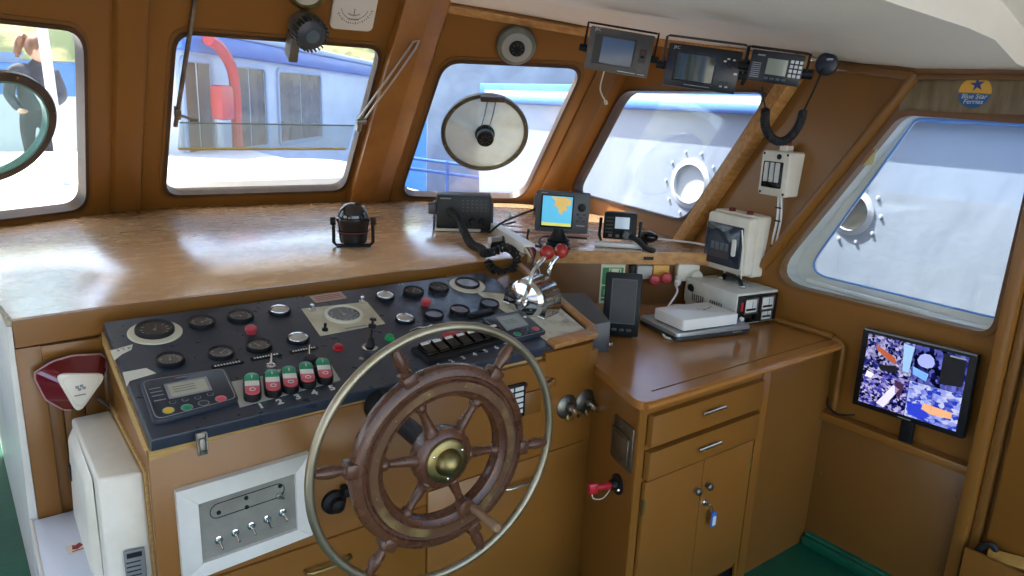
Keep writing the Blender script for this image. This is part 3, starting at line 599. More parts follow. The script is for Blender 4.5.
for u, v, m in ((.667, .427, CHROME), (.788, .418, CHROME)):
    b = MB(PM(u, v)); b.lathe([(.014, 0), (.014, .006), (.007, .008), (.006, .014)], 12); b.tube([PM(u, v).inverted() @ PP(u, v, .012), PM(u, v).inverted() @ PP(u+.008, v-.02, .034)], .0035, 8)
    obj('toggle_switch', b, m, con)
b = MB(PM(.782, .443)); b.lathe([(.022, 0), (.022, .014), (.018, .02), (.0005, .022)], 18); obj('rubber_boot', b, RUB, con)
# engraved black label plates
for u, v in ((.558, .372), (.673, .367), (.792, .366)):
    b = MB(PM(u, v, 0, .02)); b.box((0, 0, .0015), (.092, .02, .003), .001); f = obj('label_plate', b, BLACK, con); g = MB(PM(u, v, 0, .02))
    for k in range(9): g.box((-.034+.0085*k, 0, .0032), (.005, .007, .0005))
    obj('engraving', g, PRINT_W, f, smooth=False)
for u, v, w_ in ((.664, .462, .052), (.570, .483, .05), (.785, .480, .05)):
    b = MB(PM(u, v, 0, .03)); b.box((0, 0, .0006), (w_, .022, .0012)); f = obj('paper_label', b, mat('paper_label', 'dcd6d2', .7, 0, 'cfa8a4', 60), con)
b = MB(PM(1.011, .04, 0, .03)); b.box((0, 0, .001), (.122, .055, .002), .001); f = obj('notice_plate', b, mat('pinkish_notice', 'b39a8c', .5), con)
b = MB(PM(1.011, .04, 0, .03))
for k in range(3): b.box((0, .014-.014*k, .0022), (.10, .005, .0005))
obj('notice_print', b, mat('red_print', '93423c', .6), f, smooth=False)
for pts, s in (([(.283, .187), (.346, .170), (.336, .20), (.308, .218), (.284, .246)], 1), ([(.292, .318), (.352, .316), (.370, .352), (.300, .368), (.288, .395)], 1)):
    b = MB(PM(0, 0)); b.prism([(u, -v) for u, v in pts][::-1], .0002, .0012); f = obj('tape', b, TAPE, con, label='torn white masking tape')
text('handwriting', 'S T P', .018, mat('pen_ink', '4a6a5c', .7), con, PM(.318, .192, .0014, .1), .0002)
# start / stop rocker row
b = MB(PM(0, 0)); b.prism([(u, -v) for u, v in ((.540, .470), (.834, .474), (.824, .570), (.524, .598))][::-1], .0, .003); strip = obj('switch_strip', b, mat('pale_metal_strip', 'b3b2aa', .5, .3), con)
for k, (u, v) in enumerate(((.577, .534), (.634, .535), (.684, .534), (.737, .528), (.791, .524))):
    M = PM(u, v, .003, -.28); b = MB(M); b.prism(roundrect(.047, .120, .0235, 8), 0, .020, .004); g = obj('start_switch', b, BLACK, con)
    st = roundrect(.038, .108, .019, 8)
    def clip(P, y0, y1):
        out = []
        for i in range(len(P)):
            a, c = V(P[i]), V(P[(i+1) % len(P)])
            if y0 <= a.y <= y1: out.append((a.x, a.y))
            for yy in sorted((y0, y1), key=lambda q: (q-a.y)*(1 if c.y > a.y else -1)):
                if (a.y-yy)*(c.y-yy) < 0: tt = (yy-a.y)/(c.y-a.y); out.append((a.x+(c.x-a.x)*tt, yy))
        return out
    for nm, y0, y1, m, z in (('start_button', .014, .06, GREENB, .026), ('lamp', -.014, .014, mat('white_lamp_lens', 'e6e4de', .3), .024), ('stop_button', -.06, -.014, mat('soft_red_button', 'c4545c', .32), .026)):
        b = MB(M); b.prism(clip(st, y0, y1), .018, z, .0015); f = obj(nm, b, m, g)
    b = MB(M); b.box((0, .033, .0263), (.0025, .016, .0006)); b.ring([(.006, .0262), (.0085, .0262), (.0085, .0268), (.006, .0268)], 14, T((0, -.034, 0))); obj('symbols', b, PRINT_W, g, smooth=False)
for k, (u, v) in enumerate(((.576, .611), (.628, .611), (.681, .606), (.731, .603), (.786, .598))):
    text('numeral', str(k+1), .034, PRINT_W, con, PM(u, v, .0006, .02), .0003, bold=.0014)
# engine controllers
def controller(C4, sc, btns, mono, label):
    M = PM(0, 0); P = roundpoly([(u, -v) for u, v in C4], .022, 4); b = MB(M); b.prism(P[::-1], 0, .014, .006); g = obj('engine_controller', b, mat('controller_blue_black', '222a38', .4), con, label=label)
    c = sum((V((*p, 0)) for p in P), V())/len(P); q = [(c.x+(p[0]-c.x)*.92, c.y+(p[1]-c.y)*.92) for p in P]; q2 = [(c.x+(p[0]-c.x)*.94, c.y+(p[1]-c.y)*.94) for p in P]
    b = MB(M); b.plate(q2, [q], .0138, .0148); obj('face_border', b, PRINT_G, g, smooth=False)
    b = MB(M); b.prism([(u, -v) for u, v in sc][::-1], .0135, .0155); s_ = obj('screen', b, mat('lcd_grey_%s' % ('a' if mono else 'b'), 'b5b4a4' if mono else '9aa6aa', .25), g)
    cx = sum(p[0] for p in sc)/4; cy = -sum(p[1] for p in sc)/4; q = [(cx+((u-cx)*1.16), cy+((-v-cy)*1.2)) for u, v in sc]
    b = MB(M); b.plate(q, [[(u, -v) for u, v in sc]], .0135, .0165); obj('screen_bezel', b, PRINT_G, g, smooth=False)
    b = MB(M); w_ = abs(sc[1][0]-sc[0][0])
    for k in range(3): b.box((cx-w_*.1, cy+.014-.012*k, .0157), (w_*.6, .003, .0004))
    obj('readout', b, mat('lcd_dark', '6c6c62', .5), s_, smooth=False)
    for u, v, r, m in btns:
        b = MB(PM(u, v, .013)); b.lathe([(r, 0), (r, .003), (r*.8, .0045), (.0005, .005)], 16); k_ = obj('button', b, m, g)
        b = MB(PM(u, v, .013)); b.ring([(r*1.05, 0), (r*1.22, 0), (r*1.22, .0016), (r*1.05, .0016)], 18); obj('button_ring', b, PRINT_G, k_)
    return g
KEY = mat('key_dark', '2c3342', .4)
g = controller([(.318, .396), (.541, .404), (.530, .575), (.311, .600)], [(.378, .446), (.473, .446), (.470, .505), (.375, .508)],
    [(.354, .564, .0125, YELL), (.398, .567, .0125, GREENB), (.441, .563, .0115, KEY), (.486, .559, .0125, mat('pink_red_button', 'd0505c', .35)), (.372, .530, .007, KEY), (.403, .530, .007, KEY), (.434, .532, .007, KEY), (.467, .528, .007, KEY)], True, 'left engine controller with a grey readout and coloured round buttons')
b = MB(PM(0, 0))
for k, z in enumerate((.45, .468, .486, .51)): b.box((.346, -z, .0148), (.03, .004, .0006))
b.box((.42, -.418, .0148), (.03, .005, .0006)); obj('legend', b, PRINT_G, g, smooth=False)
b = MB(PM(.405, .418, .0145)); b.box((0, 0, 0), (.008, .006, .001)); obj('mark', b, RED, g)
controller([(1.451, .379), (1.645, .370), (1.630, .552), (1.452, .561)], [(1.511, .403), (1.602, .405), (1.585, .481), (1.495, .489)],
    [(1.509, .530, .0125, GREENB), (1.600, .520, .0125, mat('pink_red_button', 'd0505c', .35)), (1.54, .505, .007, KEY), (1.566, .502, .007, KEY), (1.54, .53, .009, KEY), (1.57, .525, .009, KEY), (1.618, .43, .006, PRINT_W)], False, 'right engine controller with a grey readout beside the throttle')
# bank of seven rocker switches
b = MB(PM(0, 0)); b.prism([(u, -v) for u, v in ((1.105, .490), (1.47, .468), (1.455, .545), (1.115, .590))][::-1], 0, .016, .004); bank = obj('switch_bank', b, BLACK, con, label='black bank of seven rocker switches')
for k in range(7):
    u = 1.142+.0485*k; v = .530-.0048*k; M = PM(u, v, .016, .12)
    b = MB(M); b.box((0, 0, .004), (.040, .064, .008), .002); b.hexa([(-.018, -.028, .006), (.018, -.028, .006), (.018, .028, .006), (-.018, .028, .006)], [(-.018, -.027, .011), (.018, -.027, .011), (.018, .027, .020), (-.018, .027, .020)]); g = obj('rocker_switch', b, BLACK_G, bank)
    b = MB(M); b.box((0, .021, .0195), (.03, .012, .002), .0, Matrix.Rotation(R(9), 4, 'X') @ T((0, 0, -.0035))); obj('white_flag', b, PRINT_W, g)
    text('numeral', str(k+1), .026, PRINT_W, con, PM(1.150+.049*k, .597-.006*k, .0006, .12), .0003, bold=.0012)
b = MB(PM(1.297, .449, 0, .13)); b.box((0, 0, .012), (.10, .028, .008), .003); obj('red_label', b, RED, con, label='red label tape above the rocker switches')
for u, v, w_ in ((1.19, .468, .07), (1.40, .440, .08)): b = MB(PM(u, v, 0, .13)); b.box((0, 0, .008), (w_, .02, .004), .001); obj('white_label', b, TAPE, con)
b = MB(PM(1.48, .335, 0, .1)); b.box((0, 0, .006), (.12, .028, .012), .004); obj('dark_strip', b, BLACK, con)
b = MB(PM(1.215, .365, 0, .1)); b.tube([(-.05, 0, .004), (-.02, .006, .006), (.02, -.004, .006), (.05, .004, .004)], .003, 6, smooth=3); b.tube([(-.05, -.01, .004), (0, -.008, .004), (.05, -.006, .004)], .0025, 6); obj('wire_clip', b, CHROME, con)
b = MB(PM(.935, .478)); b.lathe([(.008, 0), (.008, .003), (.004, .005)], 10); obj('screw', b, STEEL, con)
# latches on the lid front
for u, v in ((.405, .665), (1.628, .60)):
    M = frame(PP(u, v+.0, -.02)+V((0, -.012, 0)), x=(1, 0, 0), z=(0, -1, .1)); b = MB(M); b.box((0, .010, 0), (.028, .022, .010), .002); b.box((0, -.022, -.002), (.024, .036, .006), .001); g = obj('toggle_latch', b, STEEL_D, con, label='chrome toggle latch on the panel edge')
    b = MB(M); b.box((0, -.014, .006), (.014, .04, .006), .002); b.tube([(-.012, .018, .008), (-.010, -.026, .012), (.010, -.026, .012), (.012, .018, .008)], .002, 6); obj('latch_lever', b, STEEL_D, g)
# front face fittings: local frame x right, y up, z toward the helmsman
MF = Matrix((V((1, 0, 0)), V((0, 0, 1)), V((0, -1, 0)))).transposed().to_4x4(); MF.translation = V((0, FY, 0))
def fr4(x0, x1, z0, z1): return [(x1, z1), (x0, z1), (x0, z0), (x1, z0)]
for pts in ([(.338, .635), (.338, .905), (.389, .855), (.389, .679)], [(.338, .905), (.691, .915), (.648, .866), (.389, .855)], [(.691, .915), (.691, .655), (.648, .688), (.648, .866)], [(.691, .655), (.338, .635), (.389, .679), (.648, .688)]):
    b = MB(MF); b.prism(pts[::-1], -.002, .022, .002); obj('frame_rail', b, WHITE, con, label='white painted frame strip')
b = MB(MF); b.prism([(.385, .675), (.652, .684), (.652, .87), (.385, .858)], .0, .010); sp = obj('steel_switch_plate', b, mat('scuffed_grey_steel', 'a3a199', .5, .4, '85837c', 5, (1, 1, 1)), con)
b = MB(MF); ov = roundrect(.20, .042, .021, 8); rot = lambda p: (p[0]*.996-p[1]*-.03+.518, p[1]+p[0]*.05+.818)
b.tube([V((*rot(p), .0105)) for p in ov], .0012, 5, closed=True); obj('engraved_oval', b, BLACK, sp)
for x, z in ((.44, .808), (.513, .828), (.513, .800), (.606, .835)): b = MB(MF); b.lathe([(.006, 0), (.006, .002), (.0035, .002)], 12, T((x, z, .010))); obj('hole_bush', b, BLACK, sp)
b = MB(MF @ T((.602, .806, .010))); b.lathe([(.008, 0), (.008, .006), (.004, .007)], 10); b.tube([(0, 0, .006), (.006, .004, .03)], .003, 7); obj('key', b, STEEL, sp)
for k in range(5):
    x = .435+.0435*k; z = .728+.006*k; M = MF @ T((x, z, .010)); b = MB(M); b.lathe([(.011, 0), (.011, .003), (.007, .004), (.007, .012)], 12); b.tube([(0, 0, .010), (.002, -.012, .032)], .0035, 8); obj('toggle_switch', b, CHROME, sp)
for x, z in ((.395, .848), (.642, .858)): b = MB(MF @ T((x, z, .010))); b.lathe([(.006, 0), (.005, .003), (.0005, .004)], 10); obj('screw', b, STEEL, sp)
# dark knob, shaft plate, label block, knobs, valves
b = MB(MF @ T((.765, .73, 0))); b.lathe([(.038, 0), (.036, .012), (.022, .02), (.020, .04), (.0005, .045)], 20); b.box((.03, .035, .02), (.02, .03, .04), .006); obj('rotary_switch', b, BLACK, con, label='dark rotary switch beside the white framed plate')
b = MB(MF); b.box((1.425, .90, .006), (.085, .125, .012), .002); lb = obj('label_block', b, BLACK, con, label='black block with two columns of white labels')
for k in range(5):
    for x, wd in ((1.402, .026), (1.440, .036)): b = MB(MF); b.box((x, .945-.021*k, .0125), (wd, .014, .001)); obj('label_strip', b, PRINT_W, lb)
b = MB(MF @ T((1.437, .85, .012))); b.lathe([(.008, 0), (.008, .004), (.0005, .005)], 10); obj('pilot_lamp', b, BLACK_G, lb)
b = MB(MF); b.box((1.507, .878, .004), (.075, .085, .008), .002); obj('dark_cover', b, BROWN_D, con)
b = MB(MF @ T((1.473, .948, 0))); b.lathe([(.011, 0), (.010, .003), (.006, .003)], 12); obj('hole_bush', b, mat('dark_red_bush', '5a1a1a', .5), con)
b = MB(MF @ T((1.563, .938, 0))); b.lathe([(.024, 0), (.022, .01), (.014, .014), (.013, .03), (.0005, .033)], 18); b.box((.026, 0, .012), (.02, .03, .02), .004); obj('brown_knob', b, BROWN_D, con)
for x, z in ((1.672, .822), (1.763, .822)):
    M = MF @ T((x, z, 0)); b = MB(M); b.lathe([(.047, 0), (.047, .004), (.040, .010), (.018, .014), (.015, .03)], 24); g = obj('pressure_valve', b, STEEL_D, con, label='steel flanged valve on the console front')
    b = MB(M); b.tube([(0, 0, .02), (.006, -.008, .05)], .009, 10); b.lathe([(.014, 0), (.015, .006), (.012, .02), (.0005, .022)], 6, T((.008, -.012, .042))); obj('valve_nut', b, CHROME, g)
    b = MB(M); b.tube([(0, -.03, .006), (0, -.045, .010), (.001, -.052, .018)], .006, 8); obj('drain', b, BRASS, g)
b = MB(MF); b.lathe([(.012, 0), (.010, .006), (.0005, .008)], 10, T((1.71, .765, 0))); obj('brown_plug', b, BROWN_D, con)
# doors with grooves and handles
for x0, x1, z1, nm in ((.335, 1.078, .615, 'door'), (1.083, 1.775, .662, 'door')):
    b = MB(MF); b.prism(fr4(x0, x1, .05, z1), -.004, .010, .004); d = obj(nm, b, BROWN, con)
    xc = .737 if x0 < .5 else 1.453
    b = MB(MF); b.tube([(xc-.07, z1-.075, .012), (xc-.055, z1-.075, .035), (xc+.055, z1-.075, .035), (xc+.07, z1-.075, .012)], .0055, 8, smooth=3); obj('handle', b, BRASS if x0 < .5 else STEEL, d)

# ------------------------------------------------------------------ steering wheel
WC = V((.902, 1.45, 1.005)); ya = -.041
wx = V((math.cos(ya), math.sin(ya), 0)); wn = V((math.sin(ya), -math.cos(ya), 0)); MWH = frame(WC, x=wx, z=wn)   # local z toward the helmsman, local y = up
sw = thing('steering_wheel', 'varnished wooden ship steering wheel with a metal hoop round its handles', 'steering wheel', M=T(WC))
b = MB(MWH); b.ring([(.165, -.016), (.172, -.022), (.235, -.024), (.248, -.016), (.252, 0), (.248, .014), (.238, .021), (.226, .022), (.222, .017), (.215, .016), (.211, .024), (.186, .024), (.180, .018), (.170, .014), (.164, .0)], 96); obj('rim', b, WHEELW, sw)
b = MB(MWH); b.ring([(.188, .0235), (.209, .0235), (.209, .0262), (.188, .0262)], 96); s_ = obj('brass_strip', b, BRASSD, sw, label='worn brass strip let into the wheel rim')
for k in range(12): a = R(15+30*k); b = MB(MWH); b.lathe([(.0035, .026), (.003, .0275), (.0005, .028)], 8, T((.1985*math.cos(a), .1985*math.sin(a), 0))); obj('stud', b, BRASS, s_)
b = MB(MWH); b.tube([(.348*math.cos(2*PI*k/120), .348*math.sin(2*PI*k/120), 0) for k in range(120)], .0115, 12, closed=True); obj('outer_hoop', b, HOOP, sw, label='grey metal hoop joining the handle ends')
b = MB(MWH); b.lathe([(.060, -.03), (.078, -.028), (.082, -.01), (.082, .012), (.074, .020), (.062, .024), (.06, .028)], 40); hub = obj('hub', b, WHEELW, sw)
b = MB(MWH); b.lathe([(.058, .024), (.058, .031), (.054, .034), (.037, .035), (.035, .040), (.032, .052), (.024, .062), (.012, .068), (.0005, .070)], 40); cap = obj('brass_cap', b, BRASS, hub, label='domed brass hub cap')
for k in range(3): a = R(30+120*k); b = MB(MWH); b.lathe([(.0045, .034), (.004, .037), (.0005, .038)], 10, T((.047*math.cos(a), .047*math.sin(a), 0))); obj('screw', b, CHROME, cap)
b = MB(MWH); b.cyl((0, 0, -.03), (0, 0, -.37), .028, n=20); b.lathe([(.05, -.378), (.05, -.36), (.04, -.34), (.03, -.335)], 24); obj('shaft', b, BLACK, sw)
for k in range(6):
    a = R(-7.3+60*k); d = V((math.cos(a), math.sin(a), 0))
    b = MB(MWH); b.turned(d*.074, d*.172, [(0, .020), (.06, .021), (.14, .015), (.30, .014), (.62, .0105), (.78, .011), (.84, .016), (.92, .017), (1, .015)], 18); obj('spoke', b, WHEELW, sw)
    b = MB(MWH); b.box((0, 0, 0), (.034, .040, .044), .006, frame(d*.250, x=d, z=(0, 0, 1))); b.turned(d*.262, d*.338, [(0, .016), (.07, .017), (.12, .012), (.22, .0125), (.45, .0165), (.7, .0155), (.92, .0125), (1, .010)], 18); obj('handle', b, WHEELW, sw)
# crank peg standing on the lower right spoke
a = R(-67.5); d = V((math.cos(a), math.sin(a), 0)); p = d*.168
b = MB(MWH); b.lathe([(.024, .0), (.024, .03), (.018, .036)], 20, T(p)); pg = obj('peg_socket', b, WHEELW, sw)
b = MB(MWH); q = p+V((.015, .0, .03)); e = p+V((.022, -.004, .145)); b.turned(q, e, [(0, .011), (.1, .013), (.2, .010), (.75, .0125), (.95, .0125), (1, .009)], 16); obj('crank_peg', b, mat('worn_peg_wood', '7a5a40', .35, 0, '94755a', 20), pg)

# ------------------------------------------------------------------ throttle control
M = frame(PP(1.70, .355, .003), x=V((.93, .36, 0)), z=PN) @ Matrix.Scale(.88, 4); mi = M
th = thing('throttle_control', 'chrome twin lever engine throttle with red ball knobs', 'throttle', M=T(M.translation))
b = MB(M); b.box((.008, 0, .004), (.135, .225, .008), .003); obj('base_flange', b, CHROME, th)
CH2 = mat('scuffed_chrome', 'cfccc6', .14, 1, 'b4b0a6', 20, rvar=.06)
AX = M @ frame((0, 0, .045), z=(1, 0, 0), x=(0, 1, 0))     # axis across
b = MB(M); prof = [( .108*math.cos(R(q)), .045+.098*math.sin(R(q))) for q in range(0, 181, 12)]
prof = [(.108, .008)]+prof+[(-.108, .008)]
for x0, x1 in ((-.055, .008), (.012, .075)): b.prism(prof, x0, x1, 0, Matrix(((0, 0, 1, 0), (1, 0, 0, 0), (0, 1, 0, 0), (0, 0, 0, 1))))
bmesh.ops.bevel(b.bm, geom=[e for e in b.bm.edges if len(e.link_faces) == 2 and e.calc_face_angle(0) > R(60)], offset=.004, segments=2, affect='EDGES', profile=.5); obj('housing', b, CH2, th)
b = MB(M); b.prism([(p[0]*.97, p[1]*.985) for p in prof], .007, .013, 0, Matrix(((0, 0, 1, 0), (1, 0, 0, 0), (0, 1, 0, 0), (0, 0, 0, 1)))); obj('seam', b, BLACK, th)
b = MB(M); b.lathe([(.085, 0), (.088, .004), (.075, .022), (.04, .032), (.026, .034), (.024, .050), (.0005, .052)], 32, frame((-.055, 0, .055), z=(-1, 0, 0), x=(0, 1, 0))); obj('side_dome', b, CHROME, th)
# lever feet are in the local frame; the heads reach the two red balls
for ft, mid, hd, nm in ((V((-.118, -.015, .05)), None, V((1.755, 2.085, 1.342)), 'lever'), (V((.085, .0, .06)), None, V((1.845, 2.105, 1.336)), 'lever')):
    f0 = M @ ft; b = MB(); b.lathe([(.022, -.008), (.022, .012), (.012, .014)], 18, M @ frame(ft, z=(-1 if ft.x < 0 else 1, 0, 0), x=(0, 1, 0))); lv = obj(nm, b, CHROME, th)
    dirn = (hd-f0); m1 = f0+dirn*.55+PN*.018-V((.012, 0, 0)); b = MB(); b.tube([f0, f0+dirn*.25, m1, f0+dirn*.8+PN*.012, hd], .0085, 10, smooth=5); obj('lever_rod', b, CHROME, lv)
    b = MB(); b.sphere(hd, .0285, n=22); obj('ball_knob', b, REDB, lv)

# ------------------------------------------------------------------ starboard cabinet and worktop
cab = thing('cabinet', 'brown painted cabinet with two drawers and two doors under the worktop', 'cabinet', (2.3, 1.8, 0)); WZ = .96; CY = 1.50
b = MB(); b.hexa([(1.70, CY+.006, .07), (2.41, CY+.006, .07), (2.41, 2.35, .07), (1.96, 2.35, .07)], [(1.70, CY+.006, WZ-.03), (2.41, CY+.006, WZ-.03), (2.41, 2.35, WZ-.03), (1.96, 2.35, WZ-.03)]); obj('body', b, BROWN, cab, smooth=False)
b = MB(); b.box((2.05, 1.62, .035), (.66, .2, .07)); obj('plinth', b, BLACK, cab)
MCF = Matrix((V((1, 0, 0)), V((0, 0, 1)), V((0, -1, 0)))).transposed().to_4x4(); MCF.translation = V((0, CY, 0))
b = MB(MCF)
for r_ in (fr4(1.70, 1.735, .02, WZ-.03), fr4(2.36, 2.405, .0, WZ-.03), fr4(1.735, 2.36, .655, .665), fr4(1.735, 2.36, .77, .785), fr4(1.735, 2.36, .90, WZ-.03)): b.prism(r_, -.006, .002)
obj('face_frame', b, BROWN, cab, smooth=False)
def pull(x, z, L, par, m):
    b = MB(MCF)
    for s_ in (-1, 1): b.cyl((x+s_*L*.36, z, .016), (x+s_*L*.36, z, .040), .0045, n=10)
    b.tube([(x-L/2, z, .040), (x+L/2, z, .040)], .006, 10); obj('handle', b, m, par)
NICK = mat('polished_nickel', 'd9d2c0', .16, 1)
for z0, z1, zh in ((.787, .902, .856), (.663, .768, .716)):
    b = MB(MCF); b.prism(fr4(1.742, 2.362, z0, z1), 0, .026, .005); d = obj('drawer', b, BROWN, cab); pull(2.048, zh, .125, d, NICK)
for x0, x1, xk in ((1.742, 2.052, 2.018), (2.056, 2.355, 2.082)):
    b = MB(MCF); b.prism(fr4(x0, x1, .105, .652), 0, .016, .005); d = obj('door', b, BROWN, cab)
    b = MB(MCF @ T((xk, .541, .016))); b.lathe([(.008, 0), (.007, .01), (.014, .016), (.015, .022), (.010, .028), (.0005, .03)], 16); obj('knob', b, STEEL_D, d)
    if x0 > 2:
        b = MB(MCF @ T((2.080, .47, .016))); b.lathe([(.013, 0), (.012, .006), (.009, .008)], 16); lk = obj('lock', b, CHROME, d)
    b = MB(MCF @ T((1.745 if x0 < 2 else 2.352, .56, .012))); b.cyl((0, -.03, 0), (0, .03, 0), .006, n=8); obj('hinge', b, BRASS, d)
t = thing('key_tag', 'keys with a blue tag hanging from the cabinet door lock', 'keys', (2.09, CY-.05, .40))
b = MB(MCF); b.box((2.082, .468, .030), (.004, .014, .03), .001); b.ring([(.012, -.0012), (.014, -.0012), (.014, .0012), (.012, .0012)], 18, T((2.09, .45, .042))); obj('key', b, CHROME, t)
b = MB(MCF); b.prism(roundrect(.026, .062, .008, 4, 2.115, .398), .040, .046, .001); f = obj('tag_body', b, mat('blue_key_tag', '2f6fc4', .35), t)
b = MB(MCF); b.box((2.115, .394, .0465), (.017, .038, .001)); obj('paper', b, PRINT_W, f)
b = MB(MCF); b.tube([(2.09, .44, .043), (2.105, .433, .043), (2.113, .425, .043)], .002, 6); obj('link', b, CHROME, t)
b = MB(MCF); b.prism(fr4(2.408, 2.90, .0, WZ-.03), -.012, -.004); obj('end_panel', b, BROWN_D, cab, smooth=False)
b = MB(MCF); b.prism(fr4(2.375, 2.425, .0, WZ-.03), -.006, .008, .003); obj('end_post', b, BROWN, cab)
# fittings on the port side of the cabinet
sx = V((.26, .844, 0)).normalized(); MS2 = Matrix((-sx, V((0, 0, 1)), V((-sx.y, sx.x, 0)))).transposed().to_4x4(); MS2.translation = V((1.70, CY+.006, 0))  # x aft, y up, z port
b = MB(MS2); b.prism(roundrect(.135, .165, .006, 3, -.082, .765), 0, .006, .002); f = obj('metal_flap_plate', b, STEEL_D, cab, label='scratched metal flap plate on the cabinet side')
b = MB(MS2); b.box((-.09, .742, .009), (.115, .105, .006), .002); b.cyl((-.148, .80, .009), (-.03, .80, .009), .004, n=8); obj('flap', b, STEEL_D, f)
for x, z in ((-.085, .828), (-.07, .785), (-.06, .705)): b = MB(MS2 @ T((x, z, .010))); b.lathe([(.004, 0), (.003, .003), (.0005, .0035)], 8); obj('screw', b, BRASS, f)
b = MB(MS2 @ T((-.095, .60, 0))); b.lathe([(.038, 0), (.038, .006), (.030, .010), (.020, .012), (.018, .03), (.0005, .03)], 24); f = obj('isolator_switch', b, BLACK, cab, label='black isolator switch with red key')
b = MB(MS2 @ T((-.095, .60, .03))); b.tube([(0, 0, -.01), (.004, .002, .03), (.008, .004, .06)], .012, 10); b.box((.010, .006, .075), (.022, .04, .035), .006); obj('red_key', b, RED, f, label='red isolator key')
b = MB(MS2 @ T((-.095, .60, 0))); b.tube([(.01, .01, .10), (.005, -.035, .10), (-.002, -.05, .06), (-.012, -.035, .03), (-.02, -.012, .014)], .0022, 6, smooth=5); obj('key_cord', b, mat('cream_cord', 'd0c8b4', .7), f)
b = MB(MS2 @ T((-.022, -.0, 0) if False else (-.072, .592, .010))); b.lathe([(.008, 0), (.007, .006), (.0005, .008)], 10); obj('screw', b, CHROME, f)
# worktop
t = thing('worktop', 'glossy brown worktop over the cabinet with a dark slot near its front edge', 'worktop', (2.3, 1.8, WZ-.03))
P = roundpoly([(1.676, 1.478), (2.905, 1.478), (2.905, 2.155), (2.87, 2.175), (2.14, 2.61), (1.95, 2.61), (1.93, 2.50), (1.86, 2.15), (1.80, 1.83)], [.045, .002, .002, .002, .002, .002, .002, .002, .002], 5)
b = MB(); b.plate(P, [fr4(1.79, 2.90, 1.533, 1.541)], WZ-.03, WZ); obj('board', b, WORKTOP, t)
b = MB(); b.box((2.345, 1.537, WZ-.012), (1.12, .012, .012)); obj('slot', b, BLACK, t)
b = MB(); b.tube([(1.70, 1.476, WZ-.016), (2.90, 1.476, WZ-.016)], .012, 8); obj('nosing', b, WORKTOP, t)

# ------------------------------------------------------------------ ceiling hung displays
def dev_frame(c, r, u): x = V(r).normalized(); y = V(u); y = (y-x*y.dot(x)).normalized(); z = x.cross(y); m = Matrix((x, y, z)).transposed().to_4x4(); m.translation = V(c); return m
HS = .85
def hung(c, r, u): return dev_frame(V((c[0]*HS, c[1]*HS, 1.9+(c[2]-1.9)*HS)), r, u) @ Matrix.Scale(HS, 4)
def bracket(t, M, w, h, dz, m, arm=.10, up=.05):
    b = MB(M); wx_ = w/2+.018
    b.tube([(-wx_, -h*.05, dz), (-wx_, h/2+up*.8, dz), (-wx_+.012, h/2+up, dz), (wx_-.012, h/2+up, dz), (wx_, h/2+up*.8, dz), (wx_, -h*.05, dz)], .006, 6)
    b.box((0, h/2+up, dz), (w*.98, .008, .05), .002)
    for s_ in (-1, 1): b.box((s_*wx_, h*.25, dz), (.006, h*.62+up, .035), .002)
    br = obj('mounting_bracket', b, m, t)
    for s_ in (-1, 1): b = MB(M); b.cyl((s_*(w/2-.002), -.01, dz), (s_*(w/2+.045), -.01, dz), .022, .019, 14); obj('clamp_knob', b, BLACK, br)
    return br
# grey radar display
M = hung((2.979, 3.012, 2.178), (.722, -.68, -.129), (.022, -.165, .986))
t = thing('radar_display', 'grey ceiling hung radar display with a small screen and one round knob', 'radar', M=T(M.translation))
w_, h_ = .355, .225
b = MB(M); b.box((0, 0, -.055), (w_*.97, h_*.97, .11), .012); b.box((0, 0, -.004), (w_, h_, .020), .008); obj('casing', b, GREYP, t)
b = MB(M); b.prism(fr4(-.145, .085, -.078, .078), .005, .009, .002); f = obj('screen_frame', b, mat('frame_grey', '47463f', .4), t)
b = MB(M); b.prism(fr4(-.10, .075, -.068, .068), .0085, .0105); obj('screen', b, mat('dead_screen_glass', '6e7478', .06, spec=.8), f)
b = MB(M); b.lathe([(.026, .006), (.026, .012), (.019, .014), (.018, .026), (.0005, .028)], 22, T((.125, -.062, 0))); obj('knob', b, mat('knob_grey', '6a6963', .4), t)
b = MB(M); b.box((.130, .0, .0065), (.04, .07, .003), .001); f = obj('key_panel', b, mat('frame_grey', '47463f', .4), t)
b = MB(M); b.box((.130, -.005, .0085), (.022, .012, .003), .001); obj('key', b, BLACK, f)
b = MB(M); b.box((.130, .020, .0085), (.018, .006, .002)); obj('red_mark', b, RED, f)
text('maker_mark', 'JRC', .022, PRINT_W, t, M @ T((-.135, .099, .0065)), .0004)
b = MB(M); b.box((.06, -.098, .0065), (.10, .004, .001)); b.box((.14, -.098, .0065), (.04, .004, .001)); obj('print_line', b, PRINT_W, t, smooth=False)
bracket(t, M, w_, h_, -.05, BLACK, up=.014)
b = MB(M); b.tube([(-.06, -.11, -.05), (-.065, -.20, -.05), (-.05, -.24, -.045), (-.02, -.275, -.04)], .0045, 7, smooth=5); b.cyl((-.022, -.272, -.04), (-.012, -.292, -.04), .010, n=10); obj('cable_tail', b, mat('cream_cable', 'c9c0a8', .6), t)
